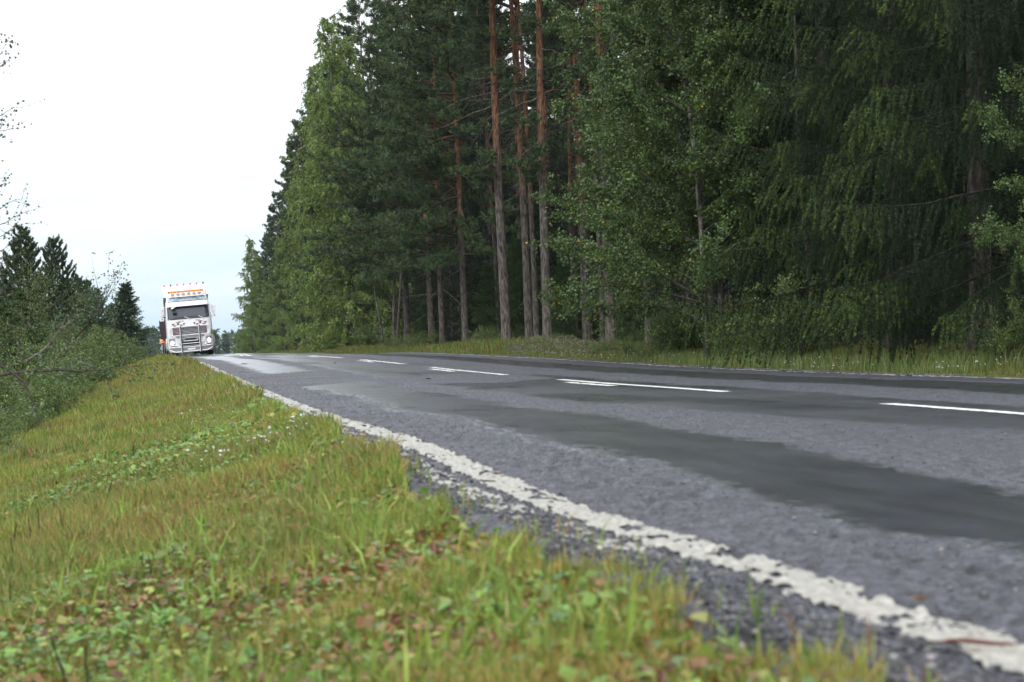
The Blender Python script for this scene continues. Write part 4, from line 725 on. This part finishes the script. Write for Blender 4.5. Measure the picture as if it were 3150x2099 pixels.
def text(s, x, z, size, y, parent, rot=0., mt=M_text, name='lettering', bold=.012):
    c = bpy.data.curves.new('txt', 'FONT'); c.body = s; c.size = size; c.extrude = .004; c.align_x = 'CENTER'; c.align_y = 'CENTER'; c.offset = bold * size; o = bpy.data.objects.new('t', c); COL.objects.link(o)
    dg = bpy.context.evaluated_depsgraph_get(); me = bpy.data.meshes.new_from_object(o.evaluated_get(dg)); bpy.data.objects.remove(o); me.materials.clear(); me.materials.append(mt); q = link(name, me, parent); q.location = (x, y, z); q.rotation_euler = (R(90) - .22, 0, 0); q.rotation_euler.rotate_axis('Z', rot); return q
text('KULJETUSLIIKE', 0, 3.235, .085, cf(0, 3.235, .03), sign); text('MAANRAKENNUS OY', .0, 3.135, .098, cf(0, 3.13, .03), sign)
text('WMR', -.76, 3.17, .20, cf(.76, 3.17, .035), sign, R(22)); text('HM70', .76, 3.19, .18, cf(.76, 3.19, .035), sign, R(-20))
for x in (-.95, -.33, 0, .33, .95):
    m = MB(); m.tube([(x, cf(x, 3.06, .01), 3.065), (x, cf(x, 3.06, .05), 3.065)], [.026, .016], 8); m.build('small_lamp', M_orange, truck)
# sun visor
m = MB(); xs_ = np.linspace(-1.17, 1.17, 21); zt = [(3.05, .02), (3.02, .10), (2.93, .20), (2.83, .27), (2.79, .28), (2.79, .25)]; V = [];
for z, of in zt: V.append(np.stack([xs_, cf(xs_, z, of), np.full(21, z) + .0 * xs_], 1))
m.add(np.vstack(V), grid(21, len(zt))); m.build('sun_visor', M_white, truck)
panel('windshield_surround', -1.14, 1.14, 2.07, 2.83, M_black, .010, nz=8, taper=(-1.12, 1.12)); ws = panel('windshield', -1.09, 1.09, 2.115, 2.76, M_glass, .018, nz=8, taper=(-1.07, 1.07))
for sx, x0 in ((1, .02), (1, .78)):
    m = MB(); a = (x0 + .08, cf(x0 + .08, 2.10, .04), 2.03); b = (x0 - .24, cf(x0 - .24, 2.18, .04), 2.2); c = (x0 - .85, cf(max(x0 - .85, -1), 2.16, .035), 2.14 if x0 < .5 else 2.2); m.tube([a, b], .018, 6); w_ = m.build('wiper', M_white, truck); m = MB(); m.tube([c, b], .011, 5); m.build('blade', M_black, w_)
m = MB(); m.tube([(-.80, .05, 2.72), (-.72, .03, 2.80)], [.07, .07], 10); m.tube([(-.62, .03, 2.82), (-.9, .02, 2.68)], [.055, .06], 8); o = m.build('kerb_mirror', M_white, truck); m = MB(); m.tube([(-.72, .05, 2.68), (-.70, .02, 2.58), (-.72, .0, 2.5)], .012, 5); m.tube([(-.84, .0, 2.46), (-.62, .0, 2.46)], [.08, .08], 8); m.build('mirror_arm', M_black, o)
# side mirrors
for sx in (-1, 1):
    m = MB(); x = sx * 1.43; m.box(x - .11, x + .10, .26, .36, 2.30, 2.74); m.box(x - .12, x + .09, .28, .38, 2.05, 2.24); o = m.build('side_mirror', M_white, truck); m = MB(); bar(m, [(sx * 1.19, .5, 2.78), (sx * 1.34, .38, 2.78), (sx * 1.42, .34, 2.74)], .022, 6); bar(m, [(sx * 1.24, .5, 2.08), (sx * 1.34, .38, 2.22), (sx * 1.42, .34, 2.28)], .022, 6); bar(m, [(sx * 1.29, .4, 2.3), (sx * 1.29, .4, 2.76)], .03, 6); m.build('mirror_arm', M_white, o); m = MB(); m.box(x - sx * .06 - .02, x - sx * .06 + .02, .252, .262, 2.36, 2.40); m.box(x - sx * .06 - .02, x - sx * .06 + .02, .252, .262, 2.6, 2.64); m.box(x - .02, x + .02, .272, .282, 2.12, 2.18); m.build('bolt', M_black, o)
# grille: dark opening with rows of pale lozenges, red tinted at both ends
gr = panel('grille', -.93, .93, 1.20, 1.63, M_black, .012, nz=3); m = MB()
for r_, z in enumerate(np.linspace(1.235, 1.60, 6)):
    for i in range(22):
        x = -.90 + i * .0857 + (r_ % 2) * .043
        if x > .91: continue
        y = float(cf(x, z, .03)); m.add([(x - .036, y, z), (x, y - .01, z - .017), (x + .036, y, z), (x, y, z + .017)], [(0, 1, 2, 3)])
m.build('mesh', M_chrome, gr)
for sx in (-1, 1):
    m = MB()
    for z in (1.27, 1.345, 1.42, 1.495): x = sx * .74; y = float(cf(x, z, .045)); m.box(x - .17, x + .17, y, y + .008, z - .018, z + .018)
    m.build('red_slat', M_red, gr)
g2 = panel('lower_grille', -.80, .80, 1.06, 1.17, M_black, .012, nz=2); m = MB()
for i in range(19):
    x = -.76 + i * .0845; y = float(cf(x, 1.11, .03)); m.add([(x - .04, y, 1.10), (x, y - .01, 1.075), (x + .04, y, 1.10), (x, y, 1.15)], [(0, 1, 2, 3)])
m.build('mesh', M_chrome, g2)
g3 = panel('air_intake', -.56, .56, .52, 1.01, M_black, .014, nz=3); m = MB()
for z, w in ((.865, .40), (.72, .62), (.60, .54)): m.tube([(-w, -.05, z), (w, -.05, z)], .021 if z > .65 else .008, 8)
m.build('cross_bar', M_chrome, g3)
for x0 in (-.42, .42): m = MB(); m.box(x0 - .11, x0 + .11, -.045, .0, .9, 1.0); m.build('fog_lamp', M_grey, g3)
panel('badge_strip', -.62, -.28, 1.955, 1.99, M_grey, .010, nz=2); panel('badge_strip', .34, .62, 1.955, 1.99, M_grey, .010, nz=2)
# red flame marks
for sx in (-1, 1):
    m = MB(); F_ = [(.88, 1.80, .10, .06), (.60, 1.845, .13, .075), (.28, 1.80, .075, .055), (.80, 1.72, .08, .05), (.44, 1.735, .08, .05)]
    for x, z, w, h in F_:
        w *= 1.15; h *= 1.25; x *= sx; y = float(cf(x, z, .012)); m.add([(x - w, y + .002, z + h), (x - w * .1, y, z + h * .72), (x + w, y + .002, z + h), (x + w * .16, y, z), (x + w * .35, y + .002, z - h), (x, y, z - h * .8), (x - w * .35, y + .002, z - h), (x - w * .16, y, z)], [(0, 1, 3, 7)[:4], (4, 5, 6, 7)], [(1, 2, 3), (3, 4, 7)])
    for a, b in ((0, 3), (3, 1), (1, 4), (4, 2)):
        x0, z0_, _, _ = F_[a]; x1, z1_, _, _ = F_[b]; m.tube([(sx * x0, float(cf(x0, z0_, .012)), z0_), (sx * (x0 + x1) / 2, float(cf((x0 + x1) / 2, z0_, .012)), (z0_ + z1_) / 2 - .02), (sx * x1, float(cf(x1, z1_, .012)), z1_)], .008, 4)
    m.build('flame_mark', M_red, truck)
# headlights
for sx in (-1, 1):
    a, b = sorted((sx * .86, sx * 1.16)); o = panel('headlight', a, b, .66, 1.05, M_grey, .014, nz=4, nx=8); x = sx * 1.0; y = float(cf(x, .82, .02)); m = MB(); m.tube([(x, y + .01, .82), (x, y - .03, .82)], [.085, .075], 18); m.build('lit_bulb', M_lamp, o)
    a, b = sorted((sx * .70, sx * 1.12)); o = panel('lower_vent', a, b, .52, .62, M_black, .014, nz=3, nx=8); m = MB(); m.tube([(sx * .68, float(cf(.68, .6, .03)), .60), (sx * .9, float(cf(.9, .66, .03)), .645), (sx * 1.14, float(cf(1.14, .7, .03)), .72)], .022, 6); m.build('trim', M_white, o)
# bumper of tread plate with tubular lower edge
m = MB(); xs_ = np.linspace(-1.16, 1.16, 25); lo = .30 + .14 * np.clip((np.abs(xs_) - .85) / .31, 0, 1) ** 1.5; V = [np.stack([xs_, cf(xs_, .5, .06), np.full(25, .50) + .03 * np.abs(xs_)], 1), np.stack([xs_, cf(xs_, .5, .06), lo], 1)]; m.add(np.vstack(V), grid(25, 2)); bp_ = m.build('bumper_plate', M_tread, truck)
m = MB(); m.tube(np.stack([xs_, cf(xs_, .5, .07), lo - .015], 1), .035, 8); m.tube(np.stack([xs_, cf(xs_, .5, .07), np.full(25, .515) + .03 * np.abs(xs_)], 1), .03, 8); m.build('bumper_tube', M_white, truck)
m = MB()
for i in range(26):
    for j in range(2): x = -1.06 + i * .085 + j * .04; z = .36 + j * .08; y = float(cf(x, .5, .075)); m.add([(x - .03, y, z), (x, y - .006, z - .025), (x + .03, y, z), (x, y, z + .025)], [(0, 1, 2, 3)])
m.build('tread_pattern', M_grey, bp_)
m = MB(); m.box(-.26, .22, -.095, -.085, .365, .455); o = m.build('licence_plate', M_text, truck); m = MB(); m.box(-.26, -.215, -.10, -.093, .37, .45); m.build('plate_band', mat('plate_blue', (.03, .08, .35)), o)
# bull bar
def loop(x, z, w, h, r, y, n=7):
    pts = []
    for cx, cz, a0 in ((w - r, h - r, 0), (-w + r, h - r, 90), (-w + r, -h + r, 180), (w - r, -h + r, 270)):
        for a in np.linspace(a0, a0 + 90, n): px_, pz_ = x + cx + r * math.cos(R(a)), z + cz + r * math.sin(R(a)); pts.append((px_, float(min(cf(px_, pz_, y), cf(.8, pz_, y) + .16)), pz_))
    pts.append(pts[0]); return pts
m = MB(); bar(m, loop(0, 1.42, 1.09, .24, .2, .13), .026); bar(m, [(-.80, -.10, 1.2), (-.78, -.12, 1.0), (-.66, -.12, .80), (-.5, -.12, .76)], .024); bar(m, [(.80, -.10, 1.2), (.78, -.12, 1.0), (.66, -.12, .80), (.5, -.12, .76)], .024); bb_ = m.build('bull_bar', M_white, truck)
for sx in (-1, 1):
    m = MB(); m.box(sx * .51 - .045, sx * .51 + .045, -.19, -.13, .22, 1.70); o = m.build('upright', M_white, bb_); m = MB(); m.box(sx * .51 - .012, sx * .51 + .040, -.197, -.191, .21, 1.70); m.build('rubber_strip', M_black, o)
# chassis, wheels
m = MB(); m.box(-.95, .95, .3, 8.5, .45, .95); m.box(-.9, -.3, .25, .9, .3, .5); m.build('chassis', M_black, truck)
def wheel(x, y, w, parent, r=.51):
    m = MB(); m.tube([(x - w / 2, y, r), (x - w / 2 + .03, y, r), (x + w / 2 - .03, y, r), (x + w / 2, y, r)], [r * .93, r, r, r * .93], 26); o = m.build('wheel', M_rubber, parent); m = MB(); m.tube([(x - w / 2 - .01, y, r), (x + w / 2 + .01, y, r)], [.27, .27], 16); m.build('rim', M_grey, o)
wheel(-1.05, 1.35, .34, truck); wheel(1.05, 1.35, .34, truck)
for y in (6.2, 7.5): wheel(-.98, y, .52, truck); wheel(.98, y, .52, truck)
m = MB(); m.box(.30, 1.25, 5.6, 5.63, .06, .9); m.box(-1.25, -.6, 5.6, 5.63, .06, .9); m.build('mudflap', M_black, truck)
m = MB(); m.box(-1.30, 1.27, 2.2, 5.0, .40, .9); m.build('side_tank', M_grey, truck)
panel('reflector', 1.14, 1.25, 1.12, 1.4, M_yellow, .012, nx=4, nz=2)
for sx in (-1, 1): m = MB(); bar(m, [(sx * 1.29, .55, 1.08), (sx * 1.31, .5, .8), (sx * 1.30, .5, .5)], .04, 8); m.build('step_guard', M_chrome, truck)
# body and following trailer, swinging out to the left of the picture on the bend
body = empty('load_body'); body.parent = truck
m = MB(); m.box(-1.27, 1.27, 2.7, 8.6, .95, 2.3); o = m.build('side_panel', M_red, body); m = MB()
for y in np.arange(2.75, 8.6, .65): m.box(-1.32, -1.27, y, y + .08, .95, 2.35); m.box(1.27, 1.32, y, y + .08, .95, 2.35)
m.build('side_post', M_dark, body); m = MB(); m.box(-1.33, 1.33, 2.62, 2.69, .95, 2.35); m.build('front_board', M_dark, body)
tr_ = empty('trailer', (0, 9.2, 0), (0, 0, 0)); tr_.parent = truck
m = MB(); m.box(-1.27, 1.27, .6, 11, 1.05, 2.2); m.box(-.8, .8, .2, 11, .6, 1.05); m.build('side_panel', M_red, tr_); m = MB()
for y in np.arange(.6, 11, .8): m.box(-1.32, -1.27, y, y + .08, 1.0, 2.25); m.box(1.27, 1.32, y, y + .08, 1.0, 2.25)
m.build('side_post', M_dark, tr_)
for y in (1.6, 3.0, 8.2, 9.5): wheel(-1.02, y, .5, tr_); wheel(1.02, y, .5, tr_)
m = MB()
for y in (1.6, 8.2): m.tube([(-1.05, y + .62 * math.cos(a), .52 + .62 * math.sin(a)) for a in np.linspace(0, np.pi, 9)], .05, 4)
m.box(-1.3, -.75, .9, .95, .5, 1.15); m.build('mudguard', M_grey, tr_)
for x, y, z in [(-1.42, .9, 1.02), (-1.42, .9, .88), (-1.15, .85, .72), (-1.12, .85, .60), (-1.40, 6, .95)]:
    m = MB(); m.tube([(x, y, z), (x, y - .05, z)], [.034, .03], 10); m.box(x, x + .2, y, y + .03, z - .012, z + .012); m.build('marker_lamp', M_amber, tr_)
truck.location = (TX, TY, TZ + .01); truck.rotation_euler = (Matrix.Rotation(R(.5), 4, 'Z') @ Matrix.Rotation(R(-5.2), 4, 'Y')).to_euler()
# damp air between the near trees and the far forest
hz = bpy.data.materials.new('haze'); hz.use_nodes = True; t = hz.node_tree; t.nodes.clear(); o = N('ShaderNodeOutputMaterial', t); v = N('ShaderNodeVolumePrincipled', t)
v.inputs['Color'].default_value = (.80, .88, 1.0, 1); v.inputs['Density'].default_value = .00011; t.links.new(v.outputs[0], o.inputs['Volume'])
m = MB(); m.box(-1650, 1650, -120, 1650, -19, 29); tag(m.build('haze', hz), 'thin damp haze filling the air over the road and forest', 'haze', kind='stuff')
